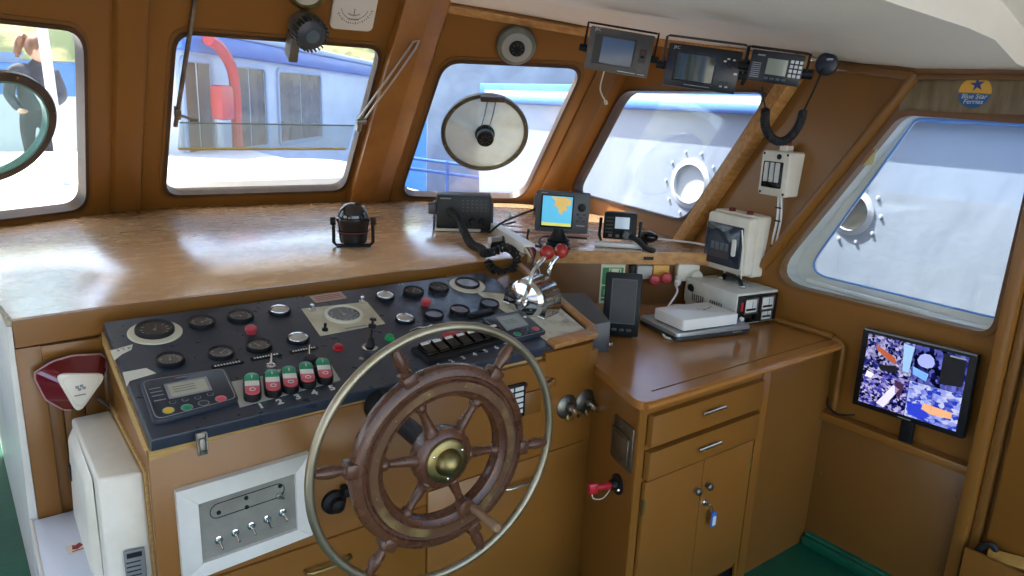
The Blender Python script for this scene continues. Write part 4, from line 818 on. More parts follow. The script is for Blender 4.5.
# black radar display
M = hung((2.872, 2.342, 2.080), (.641, -.76, -.104), (-.014, -.147, .989))
t = thing('radar_display', 'black ceiling hung display with a wide greenish screen, middle of the three under the ceiling', 'radar', M=T(M.translation))
w_, h_ = .342, .195
BLK2 = mat('blue_black_plastic', '10151d', .3)
b = MB(M); b.box((0, 0, -.05), (w_*.96, h_*.95, .09), .012); b.box((0, 0, -.004), (w_, h_, .018), .007); obj('casing', b, BLK2, t)
b = MB(M); b.prism(fr4(-.125, .055, -.062, .058), .004, .0075, .001); obj('screen', b, mat('olive_lcd', '4b5142', .14), t)
f = MB(M); f.plate(fr4(-.132, .062, -.069, .065), [fr4(-.125, .055, -.062, .058)], .004, .008); obj('screen_frame', f, BLACK_G, t, smooth=False)
for x, y, s_ in [(.112, .058, 1), (.138, .056, 1), (.098, .046, 1), (.105, .024, .7), (.137, .024, .7), (.121, .036, .7), (.118, .012, .7), (.155, -.005, 1.2), (.098, -.048, .7), (.116, -.048, .7), (.134, -.048, .7), (.100, -.068, 1), (.126, -.068, 1.1)]:
    b = MB(M); b.box((x, y, .006), (.013*s_, .008*s_, .004), .0015); obj('key', b, PRINT_W if s_ > .9 else mat('key_dark', '2c3342', .4), t)
text('maker_mark', 'JRC', .019, PRINT_W, t, M @ T((-.132, .080, .0055)), .0004)
b = MB(M); b.box((-.01, -.082, .0052), (.12, .004, .001)); obj('print_line', b, PRINT_G, t, smooth=False)
bracket(t, M, w_, h_, -.045, DGREY, up=.03)
b = MB(M); b.tube([(.18, .0, -.06), (.20, .01, -.05), (.215, -.01, -.05), (.205, -.03, -.05), (.20, -.05, -.06)], .009, 8, smooth=4); obj('plug_cable', b, BLACK, t)
# VHF radio with keypad
M = hung((2.770, 1.875, 2.072), (.56, -.821, -.113), (-.024, -.152, .988))
t = thing('vhf_radio', 'black ceiling hung radio with a grey green display and pale keypad', 'radio', M=T(M.translation)); VM = M
w_, h_ = .213, .125
b = MB(M); b.box((0, 0, -.05), (w_*.97, h_*.96, .10), .01); b.box((0, 0, -.003), (w_, h_, .016), .006); obj('casing', b, BLK2, t)
b = MB(M); b.prism(fr4(-.038, .044, -.028, .036), .004, .0075, .001); obj('screen', b, mat('grey_green_lcd', '8d927e', .2), t)
for i in range(3):
    for j in range(4): b = MB(M); b.box((.060+.018*i, .033-.0185*j, .006), (.013, .013, .004), .002); obj('key', b, PRINT_W, t)
for i in range(4): b = MB(M); b.box((-.030+.024*i, -.044, .0055), (.016, .009, .003), .001); obj('function_key', b, mat('key_grey', '4d5258', .4), t)
b = MB(M)
for k in range(8): b.box((-.078, .012-.008*k, .0052), (.036, .003, .001))
b.box((-.066, .044, .0052), (.03, .006, .0008)); obj('speaker_grille', b, PRINT_G, t, smooth=False)
bracket(t, M, w_, h_, -.045, BLACK, up=.008)
# its coiled microphone lead up to the socket
def coil(pts, r, turns, wire, m, name, parent=None):
    P = catmull(pts, 24); L = [0]
    for i in range(1, len(P)): L.append(L[-1]+(P[i]-P[i-1]).length)
    out = []; up = None; N = turns*10; j = 0
    for q in range(N+1):
        d = L[-1]*q/N
        while j < len(P)-2 and L[j+1] < d: j += 1
        tt = (d-L[j])/max(1e-9, L[j+1]-L[j]); p = P[j].lerp(P[j+1], tt); tg = (P[j+1]-P[j]).normalized()
        if up is None: up = tg.orthogonal().normalized()
        up = (up-tg*up.dot(tg)).normalized(); bi = tg.cross(up); a = 2*PI*q/10; out.append(p+(up*math.cos(a)+bi*math.sin(a))*r)
    b = MB(); b.tube(out, wire, 6); return b
cpts = [(2.772, 1.90, 1.905), (2.775, 1.895, 1.84), (2.775, 1.86, 1.79), (2.775, 1.81, 1.775), (2.775, 1.765, 1.80), (2.775, 1.735, 1.85), (2.775, 1.725, 1.90)]
cpts = [(x*k, y*k, 1.9+(z-1.9)*k) for (x, y, z), k in zip(cpts, (.89, .90, .915, .93, .945, .96, .97))]
c_ = obj('coiled_lead', coil(cpts, .013, 34, .0055, RUB, ''), RUB); tag(c_, 'black coiled microphone lead looping from the keypad radio to the ceiling socket', 'cable')
b = MB(); b.tube([(2.44, 1.70, 1.985), (2.455, 1.70, 1.95), cpts[0]], .0035, 6, smooth=4); obj('lead_end', b, RUB, c_); b = MB(); b.tube([cpts[-1], (2.745, 1.675, 1.98), (2.81, 1.685, 2.07)], .0045, 6, smooth=4); obj('lead_end', b, RUB, c_)
M = frame((2.83, 1.685, 2.087), z=(-.8, -.45, -.1), x=(.5, -.86, 0))
t = thing('cable_socket', 'round black cable socket under the ceiling moulding', 'socket', M=T(M.translation))
b = MB(M); b.lathe([(.042, -.06), (.045, -.03), (.045, .0), (.040, .014), (.028, .02), (.0005, .02)], 24); obj('body', b, mat('navy_black_plastic', '161b2a', .4), t)
b = MB(); b.box((2.845, 1.70, 2.105), (.07, .09, .012), .003); obj('base', b, CHROME, t)

# ------------------------------------------------------------------ fuse boxes on the panel
hn = V((W5.n.x, W5.n.y, 0)).normalized()
def upright(s, h, d): return frame(W5.p(s, h)+hn*d, x=W5.u, z=hn)
M = upright(.237, .070, .0)
t = thing('breaker_box', 'large grey breaker box with a smoked blue window on the brown panel', 'breaker box', M=T(M.translation))
b = MB(M); b.prism(roundrect(.278, .285, .014, 4), -.01, .07, .006); b.prism(roundrect(.262, .27, .018, 4), .068, .115, .010); obj('casing', b, CREAM, t)
b = MB(M @ T((-.012, -.01, .0))); b.prism(roundrect(.225, .195, .010, 4), .108, .128, .008); cv = obj('window_cover', b, mat('smoked_cover_frame', '2a3444', .12), t)
b = MB(M @ T((-.03, -.01, 0))); b.prism(roundrect(.135, .125, .004, 3), .127, .1295); obj('window_pane', b, mat('breaker_window', '39434f', .06, spec=.8), cv)
for k in range(4): b = MB(M @ T((-.07+.03*k, -.018, .0))); b.box((0, 0, .129), (.022, .035, .003), .001); obj('breaker', b, mat('breaker_grey', '5c6672', .2), cv)
b = MB(M @ T((.066, -.01, .0))); b.prism(roundrect(.022, .08, .008, 3), .127, .136, .002); obj('catch', b, WPLAST, cv)
for x in (-.05, .06): b = MB(M @ T((x, .146, .045))); b.lathe([(.016, -.004), (.016, .008), (.011, .012), (.0005, .013)], 14, Matrix.Rotation(R(-90), 4, 'X')); obj('red_grommet', b, mat('dark_red_grommet', '6e1c1c', .4), t)
b = MB(M); b.tube([(-.05, -.145, .05), (-.045, -.20, .045), (-.04, -.245, .05)], .006, 7); b.tube([(.03, -.145, .05), (.035, -.19, .05), (.02, -.24, .05)], .006, 7); b.tube([(.10, .08, .128), (.118, -.02, .125), (.118, -.12, .12), (.07, -.19, .06), (.04, -.21, .05)], .0035, 7, smooth=5); obj('cables', b, WPLAST, t, label='white cables leaving the breaker box')
M = upright(.20, .411, 0)
t = thing('fuse_box', 'small cream fuse box with a dark window of fuses and red lamp on top', 'fuse box', M=T(M.translation))
b = MB(M); b.prism(roundrect(.155, .195, .012, 4), -.01, .085, .008); obj('casing', b, CREAM, t)
b = MB(M @ T((-.006, -.005, 0))); b.prism(roundrect(.108, .115, .006, 3), .080, .090, .003); cv = obj('window', b, BLACK_G, t)
for k in range(3): b = MB(M @ T((-.036+.03*k, .006, 0))); b.box((0, 0, .093), (.022, .085, .008), .003); fu = obj('fuse', b, mat('pale_fuse', 'c9ccc8', .3), cv)
for x in (-.064, .064):
    for y in (-.085, .085): b = MB(M @ T((x, y, .084))); b.lathe([(.006, 0), (.006, .002), (.0005, .003)], 10); obj('screw', b, BLACK, t)
b = MB(M @ T((.02, .075, .084))); b.lathe([(.012, 0), (.012, .004), (.005, .006), (.005, .012)], 12); obj('button', b, BLACK, t)
b = MB(M @ T((.01, .098, .035))); b.box((0, .01, 0), (.045, .03, .04), .004); obj('cable_gland', b, CREAM, t)
b = MB(M @ T((.01, .13, .035))); b.box((0, 0, 0), (.032, .018, .028), .005); obj('red_lamp', b, mat('brick_red_lamp', '8e3528', .35), t)
b = MB(M); b.tube([(.015, -.097, .05), (.01, -.20, .035), (-.01, -.33, .02), (.04, -.46, .02)], .006, 7, smooth=5); b.tube([(.028, -.097, .05), (.03, -.2, .035), (.012, -.33, .02), (.055, -.46, .02)], .005, 7, smooth=5); cb = obj('cable_pair', b, WPLAST, t, label='white cable pair running down from the fuse box')
b = MB(M)
for q in ((.018, -.15, .042), (.016, -.21, .034), (.0, -.33, .02)): b.box(q, (.03, .006, .02), .001)
obj('cable_tie', b, BLACK, cb)

# ------------------------------------------------------------------ things on the dashboard
def M_at(x, y, yaw, z=ZC): return T((x, y, z)) @ Matrix.Rotation(R(yaw), 4, 'Z')
cy_ = -24
M = M_at(1.405, 3.05, cy_)
t = thing('compass', 'black bracket mounted compass with a domed top standing alone on the dashboard', 'compass', M=M)
b = MB(M); b.tube([(-.088, 0, .115), (-.088, 0, .02), (-.075, 0, .006), (.075, 0, .006), (.088, 0, .02), (.088, 0, .115)], .008, 8); b.box((0, 0, .005), (.15, .05, .008), .002); obj('bracket', b, BLACK, t)
b = MB(M); b.lathe([(.050, .018), (.060, .022), (.064, .04), (.072, .115), (.076, .122), (.076, .134), (.070, .138)], 32); bd = obj('body', b, BLACK_G, t)
b = MB(M); b.lathe([(.068, .134), (.067, .150), (.060, .172), (.045, .190), (.022, .200), (.0005, .203)], 32); obj('dome', b, mat('dark_dome', '0a0c10', .04, spec=.9), bd)
b = MB(M)
for k in range(24): a = 2*PI*k/24; b.box((.064, 0, .142), (.003, .003, .008), 0, Matrix.Rotation(a, 4, 'Z'))
obj('card_marks', b, PRINT_W, bd, smooth=False)
b = MB(M); b.ring([(.0705, .07), (.0725, .07), (.0728, .074), (.0708, .074)], 32); obj('red_line', b, mat('dark_red_line', '7a1f28', .4), bd)
for s_ in (-1, 1): b = MB(M); b.cyl((s_*.078, 0, .118), (s_*.102, 0, .118), .018, n=14); obj('clamp_knob', b, BLACK, t)
# box radio
M = dev_frame((2.072, 3.15, 1.325), (.836, -.548, .0), (0, 0, 1))
t = thing('box_radio', 'wide black box radio on a pale stand with its microphone lead hanging', 'radio', M=T((2.072, 3.15, ZC)))
b = MB(M); b.box((0, 0, -.07), (.285, .175, .15), .008); obj('casing', b, BLACK, t)
b = MB(M); b.box((0, 0, .004), (.278, .168, .008), .004); fp = obj('front_plate', b, mat('front_black', '1d1e20', .4), t)
b = MB(M)
for j in range(4):
    for i in range(6): b.box((-.005+.024*i, .062-.018*j, .0085), (.008, .004, .0015))
obj('keys', b, mat('key_tan', '6e685c', .5), fp, smooth=False)
b = MB(M); b.box((-.095, .070, .0085), (.055, .007, .001)); obj('maker_line', b, PRINT_G, fp)
for x in (.025, .105-.03): b = MB(M @ T((x+.02, -.045, .008))); b.lathe([(.018, 0), (.017, .016), (.014, .02), (.0005, .021)], 20); obj('dial_knob', b, BLACK_G, fp)
b = MB(M); b.cyl((-.07, -.01, .008), (-.07, -.01, .03), .014, n=14); obj('microphone_plug', b, BLACK, fp)
b = MB(M); b.box((-.155, -.03, -.06), (.012, .15, .06), .003); b.box((.15, -.03, -.06), (.012, .15, .06), .003); b.box((0, -.1, -.06), (.30, .008, .07), .002); obj('stand', b, mat('blue_grey_stand', '566070', .45), t)
b = MB(M); b.cyl((-.145, .01, -.05), (-.185, .01, -.05), .034, .031, 20); obj('clamp_knob', b, mat('grey_knob', '54575b', .45), t)
b = MB(M); b.box((-.03, -.094, -.03), (.24, .014, .09), .003); obj('pale_pad', b, CREAM, t)
# its handset lead and microphone
cpts = [(2.013, 3.205, 1.335), (1.985, 3.09, 1.318), (1.93, 2.93, 1.275), (1.87, 2.78, 1.245), (1.83, 2.63, 1.247), (1.785, 2.54, 1.25), (1.80, 2.48, 1.27), (1.845, 2.465, 1.283), (1.898, 2.465, 1.246), (1.897, 2.465, 1.195), (1.838, 2.465, 1.170), (1.776, 2.465, 1.196), (1.755, 2.475, 1.236)]
c_ = obj('coiled_lead', coil(cpts, .015, 62, .006, RUB, ''), RUB); tag(c_, 'black coiled lead of the box radio looping over the dashboard edge', 'cable')
M = frame((2.0, 2.745, ZC+.028), x=(.75, -.6, .2), z=(-.35, -.25, .9))
t = thing('microphone', 'small black and silver hand microphone lying on the dashboard', 'microphone', M=T(M.translation))
b = MB(M); b.prism(roundrect(.075, .055, .014, 4), -.018, .012, .006); obj('body', b, BLACK, t)
b = MB(M); b.prism(roundrect(.05, .04, .010, 4), .011, .018, .004); obj('grille', b, STEEL, t)
b = MB(M); b.box((-.035, .0, .006), (.02, .05, .02), .005); obj('pale_clip', b, WPLAST, t)
# GPS chartplotter
M = dev_frame((2.245, 2.57, 1.398), (.758, -.652, -.02), (.0, -.02, 1.0))
t = thing('chart_plotter', 'dark grey chart plotter showing a blue and tan chart on a round base', 'plotter', M=T((2.245, 2.57, ZC)))
w_, h_ = .253, .195
b = MB(M); b.box((0, 0, -.035), (w_*.94, h_*.92, .07), .012); b.box((0, 0, -.004), (w_, h_, .022), .008); obj('casing', b, mat('charcoal_casing', '43464b', .42), t)
b = MB(M); b.prism(fr4(-.102, .052, -.075, .08), .006, .009, .001); fr_ = obj('screen_frame', b, BLACK, t)
sc = mat('chart_sea_cyan', '58b4d8', .3, emit=.24); sl_ = mat('chart_land_tan', 'cfae63', .3, emit=.22); sy = mat('chart_strip_yellow', 'd7d36c', .3, emit=.22)
b = MB(M); b.box((-.025, .005, .0095), (.140, .140, .001)); s_ = obj('screen', b, sc, fr_, label='lit chart screen with cyan sea')
b = MB(M); P = [(-.055, .072), (.012, .072), (.040, .060), (.036, .035), (.018, .030), (.022, .012), (.004, .006), (-.004, -.012), (-.016, .0), (-.022, .022), (-.040, .03), (-.036, .05)]; b.prism(P[::-1], .0095, .0106); obj('chart_land', b, sl_, s_, smooth=False) if False else obj('chart_land', b, sl_, fr_, smooth=False)
b = MB(M); b.box((-.025, -.0585, .0103), (.138, .014, .001)); obj('chart_strip', b, sy, fr_)
b = MB(M); b.lathe([(.019, .006), (.019, .010), (.012, .012), (.0005, .013)], 20, T((.09, .028, 0))); obj('cursor_pad', b, BLACK, t)
for x, y in ((.075, -.005), (.105, -.005), (.075, -.035), (.105, -.035), (.09, -.02)): b = MB(M); b.box((x, y, .008), (.016, .010, .005), .002); obj('key', b, DGREY, t)
b = MB(M); b.box((.09, -.058, .0075), (.04, .006, .001)); b.box((-.09, .088, .0075), (.03, .005, .001)); obj('print_line', b, PRINT_G, t, smooth=False)
b = MB(T((2.245, 2.59, ZC))); b.lathe([(.062, 0), (.064, .012), (.056, .018), (.060, .030), (.052, .036), (.056, .046), (.044, .054), (.03, .075), (.03, .10)], 28); obj('ribbed_base', b, BLACK, t)
b = MB(M); b.box((-.128, .02, -.045), (.02, .10, .05), .008); obj('side_knob', b, GREYP, t)
# small handset radio on a cradle
M = dev_frame((2.545, 2.48, 1.325), (.697, -.711, .0), (0, .02, 1))
t = thing('vhf_radio', 'small black radio with a lit grey display right of the chart plotter', 'radio', M=T((2.545, 2.48, ZC)))
b = MB(M); b.box((0, 0, -.04), (.155, .125, .08), .010); b.box((0, 0, -.002), (.160, .132, .020), .008); obj('casing', b, BLACK, t)
b = MB(M); b.prism(fr4(-.025, .045, -.012, .045), .007, .0095, .001); obj('screen', b, mat('lit_grey_lcd', 'a9bccb', .25, emit=.16), t)
b = MB(M)
for k in range(5): b.box((-.052, .04-.018*k, .0085), (.035, .006, .003), .001)
obj('keys', b, DGREY, t)
for x in (-.045, -.01): b = MB(M); b.box((x, -.048, .009), (.018, .014, .004), .002); obj('key', b, mat('key_grey', '4d5258', .4), t)
b = MB(M @ T((.035, -.042, .008))); b.lathe([(.024, 0), (.022, .014), (.018, .022), (.0005, .023)], 20); obj('knob', b, mat('knob_slate', '5a5e62', .35), t)
b = MB(M); b.tube([(-.095, .03, -.05), (-.100, -.06, -.05), (-.08, -.10, -.045), (.08, -.10, -.045), (.10, -.06, -.05), (.100, .02, -.05)], .008, 8); obj('cradle', b, BLACK, t)
b = MB(M); b.box((0, -.093, .0), (.23, .022, .05), .004); obj('pale_pad', b, WPLAST, t)
b = MB(M); b.tube([(.05, -.045, .02), (.085, -.055, .045), (.125, -.085, .07), (.150, -.094, .085)], .013, 10, smooth=4); b.sphere((.158, -.094, .088), .017, (1.2, .8, 1), 14); obj('lead', b, RUB, t)
M = M_at(2.765, 2.49, -60)
t = thing('fist_microphone', 'black rounded fist microphone at the end of the dashboard near the wood post', 'microphone', M=M)
b = MB(M); b.sphere((0, 0, .032), .034, (1.5, 1.0, .85), 20); obj('body', b, BLACK_G, t)
b = MB(M); b.box((-.02, 0, .008), (.04, .04, .02), .005); b.sphere((-.048, .0, .02), .012, n=10); obj('foot', b, BLACK, t)
# flat white cable tray and loose cables beside the plotter
M = frame((2.135, 2.83, ZC+.024), x=(.207-.02, .545, 0), z=(0, 0, 1))
t = thing('cable_duct', 'white plastic cable duct lying beside the plotter with cables coming out of it', 'duct', M=T((2.135, 2.83, ZC)))
b = MB(M); b.box((0, 0, 0), (.60, .055, .046), .003); obj('duct', b, WPLAST, t)
for k, (dx, m) in enumerate(((-.016, mat('cable_black', '202020', .5)), (-.006, mat('cable_red', '9c2c2c', .5)), (.004, mat('cable_pink', 'b98a84', .5)), (.013, mat('cable_brown', '5a3a2a', .5)), (.02, mat('cable_cream', 'cfc7a6', .5)))):
    b = MB(); e = M @ V((-.29, dx, .005)); b.tube([e+V((.06, .16, 0)), e, e+V((-.02, -.05, -.01)), (1.985+dx*.8, 2.44, 1.19), (1.985+dx*1.5+.02*(k % 2), 2.40, 1.10), (1.96+dx*2+.02*k, 2.37, 1.06)], .0055, 7, smooth=5); obj('cable', b, m, t)
for pts, m, lab in (([(2.19, 2.62, 1.43), (2.08, 2.80, 1.33), (2.10, 2.95, 1.25), (2.22, 3.10, 1.24), (2.45, 3.2, 1.24)], RUB, 'black cable arching behind the plotter'), ([(2.15, 2.70, 1.30), (2.12, 2.66, 1.25), (2.16, 2.60, 1.232), (2.22, 2.70, 1.235), (2.35, 2.8, 1.235), (2.50, 2.66, 1.235)], RUB, 'thin black cable lying behind the plotter base'), ([(2.20, 3.02, 1.236), (2.4, 2.86, 1.236), (2.55, 2.70, 1.236)], mat('cable_pink', 'b98a84', .5), 'pinkish cable lying along the dashboard'), ([(2.30, 3.2, 1.236), (2.5, 2.95, 1.236), (2.70, 2.75, 1.236), (2.86, 2.45, 1.236), (2.93, 2.33, 1.235), (2.945, 2.22, 1.23), (2.935, 2.10, 1.2)], WPLAST, 'white cable running along the dashboard to the breaker box')):
    b = MB(); b.tube(pts, .0055, 7, smooth=6); tag(obj('cable', b, m), lab, 'cable')
b = MB(M_at(2.10, 2.80, 30, 1.355)); b.lathe([(.011, -.02), (.011, .02)], 12, Matrix.Rotation(R(90), 4, 'Y')); tag(obj('cable_joint', b, CREAM), 'small cream cable joint beside the plotter', 'cable joint')
# ------------------------------------------------------------------ fittings on the front walls
M = W3.on(.518, 1.0, .0)
t = thing('wall_barometer', 'round green grey porthole style gauge above the clear view screen', 'barometer', M=T(M.translation))
GG = mat('green_grey_enamel', '6d7263', .4, 0, '5a5e50', 10)
b = MB(M); b.lathe([(.112, 0), (.115, .02), (.112, .05), (.098, .062), (.085, .066)], 40); obj('case', b, GG, t)
b = MB(M); b.lathe([(.088, .062), (.086, .070), (.07, .074), (.05, .072)], 40); f = obj('bezel_dial', b, mat('pale_grey_dial', '9a9c94', .35), t)
b = MB(M); b.lathe([(.046, .07), (.044, .084), (.03, .088), (.0005, .088)], 28); g = obj('centre_boss', b, BLACK, f)
b = MB(M)
for k in range(8): a = 2*PI*k/8; b.box((.028, 0, .089), (.014, .006, .002), 0, Matrix.Rotation(a, 4, 'Z'))
obj('vent_slots', b, DGREY, g, smooth=False)
M = W2.on(.765, .985, .0)
t = thing('bulkhead_lamp', 'grey ribbed round lamp housing hanging above the middle left window', 'lamp', M=T(M.translation))
D_ = V((.10, -.90, -.42)).normalized(); MM = frame(M.translation+V((0, 0, .04)), z=D_, x=(1, 0, 0))
b = MB(MM); b.lathe([(.070, -.03), (.075, .0), (.075, .06), (.085, .07), (.085, .10)], 36); obj('housing', b, mat('grey_lamp_housing', '6b6657', .5, 0, '59554a', 9), t)
b = MB(MM)
for k in range(26): a = 2*PI*k/26; b.box((.082, 0, .135), (.012, .008, .07), .002, Matrix.Rotation(a, 4, 'Z'))
obj('ribs', b, mat('dark_rib', '4a4a46', .45), t)
b = MB(MM); b.lathe([(.074, .10), (.074, .16), (.05, .172), (.0005, .175)], 32); obj('core', b, mat('slate_core', '3a4149', .4), t)
b = MB(MM); b.lathe([(.036, .172), (.034, .180), (.0005, .182)], 24); obj('cap', b, mat('slate_cap', '5a6a70', .4), t)
b = MB(M); b.box((-.05, -.06, .05), (.05, .14, .10), .01); obj('mount', b, mat('grey_lamp_housing', '6b6657', .5), t)
M = W2.on(1.015, 1.115, .0)
t = thing('clinometer', 'white square clinometer dial with black marks at the top edge', 'clinometer', M=T(M.translation))
b = MB(M); b.prism(roundrect(.235, .235, .03, 5), 0, .018, .004); pb = obj('plate', b, mat('aged_white_dial', 'd9d4c6', .45), t)
b = MB(M)
for k in range(19): a = R(-160+7.7*k*1.0+10); r_ = .096; b.box((r_, 0, .019), (.012 if k % 3 == 0 else .007, .0035, .001), 0, T((0, .02, 0)) @ Matrix.Rotation(a, 4, 'Z'))
for k in range(13): a = R(-125+5.8*k); b.box((.052, 0, .019), (.008, .002, .001), 0, T((0, .02, 0)) @ Matrix.Rotation(a, 4, 'Z'))
b.tube([(.075*math.cos(R(q)), .02+.075*math.sin(R(q)), .0185) for q in range(-165, -14, 10)], .0012, 5); b.box((0, -.015, .019), (.003, .04, .001)); obj('scale', b, BLACK, pb, smooth=False)
text('dial_text', 'CLINOM', .016, BLACK, pb, M @ T((0, -.055, .0185)), .0003)
M = W2.on(.757, 1.175, .0)
t = thing('wall_clock', 'brass rimmed round clock partly cut by the top of the frame', 'clock', M=T(M.translation))
b = MB(M); b.ring([(.075, 0), (.10, 0), (.10, .02), (.092, .035), (.08, .038), (.075, .03)], 40); obj('bezel', b, BRASS, t)
b = MB(M); b.lathe([(.078, .01), (.078, .014)], 32); obj('dial', b, mat('clock_dial', 'cfc8b6', .5), t)
# clear view screen in window 3
def disc(W, s, h, rx, n_lab, mrim, mglass, lab, ki=.90, motor=True):
    M = W.on(s, h, .012); t = thing('clear_view_screen', lab, 'screen', M=T(M.translation))
    b = MB(M); b.ring([(rx*ki, -.012), (rx, -.012), (rx, .012), (rx*.97, .02), (rx*(ki+.02), .02), (rx*ki, .012)], 64); obj('rim', b, mrim, t)
    b = MB(M); b.lathe([(rx*(ki+.01), -.003), (rx*(ki+.01), .003)], 56); obj('glass_disc', b, mglass, t, smooth=False)
    for k in range(6): a = R(20+60*k); b = MB(M); b.lathe([(.006, .018), (.005, .024), (.0005, .025)], 8, T((rx*.95*math.cos(a), rx*.95*math.sin(a), 0))); obj('rim_screw', b, BRASS, t)
    if motor:
        b = MB(M); b.lathe([(.062, .0), (.062, .02), (.052, .03), (.052, .075), (.045, .08), (.0005, .08)], 28); mt = obj('motor', b, BLACK, t)
        b = MB(M)
        for k in range(8): a = 2*PI*k/8; b.box((.026, 0, .081), (.018, .006, .003), 0, Matrix.Rotation(a, 4, 'Z'))
        obj('motor_slots', b, DGREY, mt, smooth=False)
        b = MB(M); b.lathe([(.0535, .036), (.0545, .04), (.0545, .06), (.0535, .064)], 28, cap0=False, cap1=False); obj('motor_label', b, mat('blue_grey_band', '4a6478', .4), mt)
        b = MB(M); b.box((.03, rx*.93, .03), (.15, .035, .03), .008); obj('drive_bracket', b, mat('dark_brown_metal', '3d3028', .45), t)
        b = MB(M); b.tube([(-.03, .05, .03), (-.01, rx*.5, .012), (.0, rx*.9, .03)], .003, 6); b.tube([(.02, .05, .03), (.04, rx*.5, .012), (.05, rx*.9, .03)], .003, 6); obj('spindle_wires', b, DGREY, t)
    return t
disc(W3, .541, .478, .275, '', mat('dark_olive_rim', '3f3a2a', .4, 0, '55503c', 10), GLASS_D, 'round clear view screen with dirty glass and a black motor in the centre')
dl = disc(W1, .165, .480, .275, '', mat('brown_grey_rim', '4f4238', .4, 0, '3c322a', 10), GLASS_T, 'round clear view screen cut by the left edge of the frame', .85, motor=False)
b = MB(W1.on(.165, .480, .012)); b.ring([(.228, -.02), (.236, -.02), (.236, .016), (.228, .016)], 56); obj('glass_edge_ring', b, mat('teal_glass_edge', '6f9a92', .2), dl)
# wiper handles, stays and draught deflector round window 2
t = thing('window_stay', 'long steel window stay at the left side of the middle left window', 'stay', W2.p(.21, .55))
b = MB(); p0, p1 = W2.p(.235, 1.10, .05), W2.p(.195, .50, .04); b.tube([p0, p0.lerp(p1, .5)+V((0, 0, .0)), p1], .012, 8); obj('rod', b, STEEL_D, t)
b = MB(W2.on(.20, .57, .03)); b.box((0, 0, .01), (.03, .06, .05), .006); b.cyl((0, 0, .03), (.07, -.01, .05), .008, n=8); b.box((.075, -.012, .05), (.04, .02, .012), .004); obj('wing_nut', b, STEEL_D, t)
t = thing('window_stay', 'pale bent steel stay leaning across the thick brown post', 'stay', W2.p(1.2, .55))
b = MB(); p0, p1 = W2.p(1.345, .995, .115), W2.p(1.19, .555, .05); q = V((.018, -.01, .004)); b.tube([p1-q, p0-q, p0+V((.0, 0, .03)), p0+q, p1+q], .0065, 8, smooth=3); obj('rod', b, mat('pale_steel', 'cfcabb', .3, .8), t)
b = MB(W2.on(1.19, .55, .03)); b.box((0, -.02, .01), (.03, .10, .04), .006); b.cyl((-.03, .01, .035), (.03, .01, .035), .016, n=12); obj('catch', b, STEEL, t)
t = thing('draught_deflector', 'clear perspex strip with a yellowed lower edge across the middle left window', 'deflector', W2.p(.69, .43))
b = MB(W2.M); b.plate(fr4(.215, 1.165, .37, .515), [], .030, .036); obj('perspex', b, GLASS_P, t, smooth=False)
b = MB(W2.M); b.box((.685, .372, .033), (.93, .008, .012)); obj('lower_edge', b, mat('yellowed_edge', 'c7a94e', .4), t)
b = MB(W2.M); b.box((.69, .515, .033), (.95, .004, .007)); obj('upper_edge', b, mat('grey_green_edge', '6f8078', .3), t)
# monitor
M = dev_frame((XS-.075, 1.163, .905), (.0, -1.0, .03), (-.06, .03, 1)); M = dev_frame((XS-.075, 1.158, .907), (0, -1, .035), (.05, .035, 1))
t = thing('security_monitor', 'black flat monitor showing four bright blue camera views on the ledge', 'monitor', M=T((XS-.05, 1.158, .645)))
w_, h_ = .425, .325
b = MB(M); b.box((0, 0, -.018), (w_, h_, .036), .006); obj('casing', b, BLACK, t)
b = MB(M); b.box((0, h_/2-.003, -.016), (w_*.98, .006, .032)); obj('top_trim', b, mat('grey_trim', '77787a', .4), t)
b = MB(M); b.box((0, -.05, -.05), (.12, .12, .04), .008); b.box((0, -.20, -.045), (.05, .12, .02), .004); obj('stand', b, BLACK, t)
def feed(name, c0, c1, c2, sc_, st, seed):
    if name in MATS: return MATS[name]
    m = bpy.data.materials.new(name); m.use_nodes = True; n = m.node_tree; n.nodes.clear(); L = n.links.new
    o_ = n.nodes.new('ShaderNodeOutputMaterial'); e = n.nodes.new('ShaderNodeEmission'); e.inputs[1].default_value = .36
    tc = n.nodes.new('ShaderNodeTexCoord'); mp = n.nodes.new('ShaderNodeMapping'); mp.inputs['Location'].default_value = (seed, seed*.7, 0); mp.inputs['Rotation'].default_value = (R(20), R(30*seed), R(40)); mp.inputs['Scale'].default_value = st
    v = n.nodes.new('ShaderNodeTexVoronoi'); v.inputs['Scale'].default_value = sc_; v.distance = 'MANHATTAN'; v.inputs['Randomness'].default_value = .9
    nz = n.nodes.new('ShaderNodeTexNoise'); nz.inputs['Scale'].default_value = sc_*.45; nz.inputs['Detail'].default_value = 5
    L(tc.outputs['Object'], mp.inputs[0]); L(mp.outputs[0], v.inputs[0]); L(mp.outputs[0], nz.inputs[0])
    sp_ = n.nodes.new('ShaderNodeSeparateColor'); L(v.outputs['Color'], sp_.inputs[0])
    ma = n.nodes.new('ShaderNodeMath'); ma.operation = 'MULTIPLY_ADD'; ma.inputs[1].default_value = .55; L(sp_.outputs[0], ma.inputs[0])
    mb_ = n.nodes.new('ShaderNodeMath'); mb_.operation = 'MULTIPLY'; mb_.inputs[1].default_value = .55; L(nz.outputs[0], mb_.inputs[0]); L(mb_.outputs[0], ma.inputs[2])
    rp = n.nodes.new('ShaderNodeValToRGB'); r_ = rp.color_ramp; r_.interpolation = 'LINEAR'; r_.elements[0].position = .36; r_.elements[1].position = .84
    r_.elements[0].color = (*lin(c0), 1); r_.elements[1].color = (*lin(c2), 1); q = r_.elements.new(.5); q.color = (*lin(c1), 1)
    L(ma.outputs[0], rp.inputs[0]); L(rp.outputs[0], e.inputs[0]); L(e.outputs[0], o_.inputs[0]); MATS[name] = m; return m
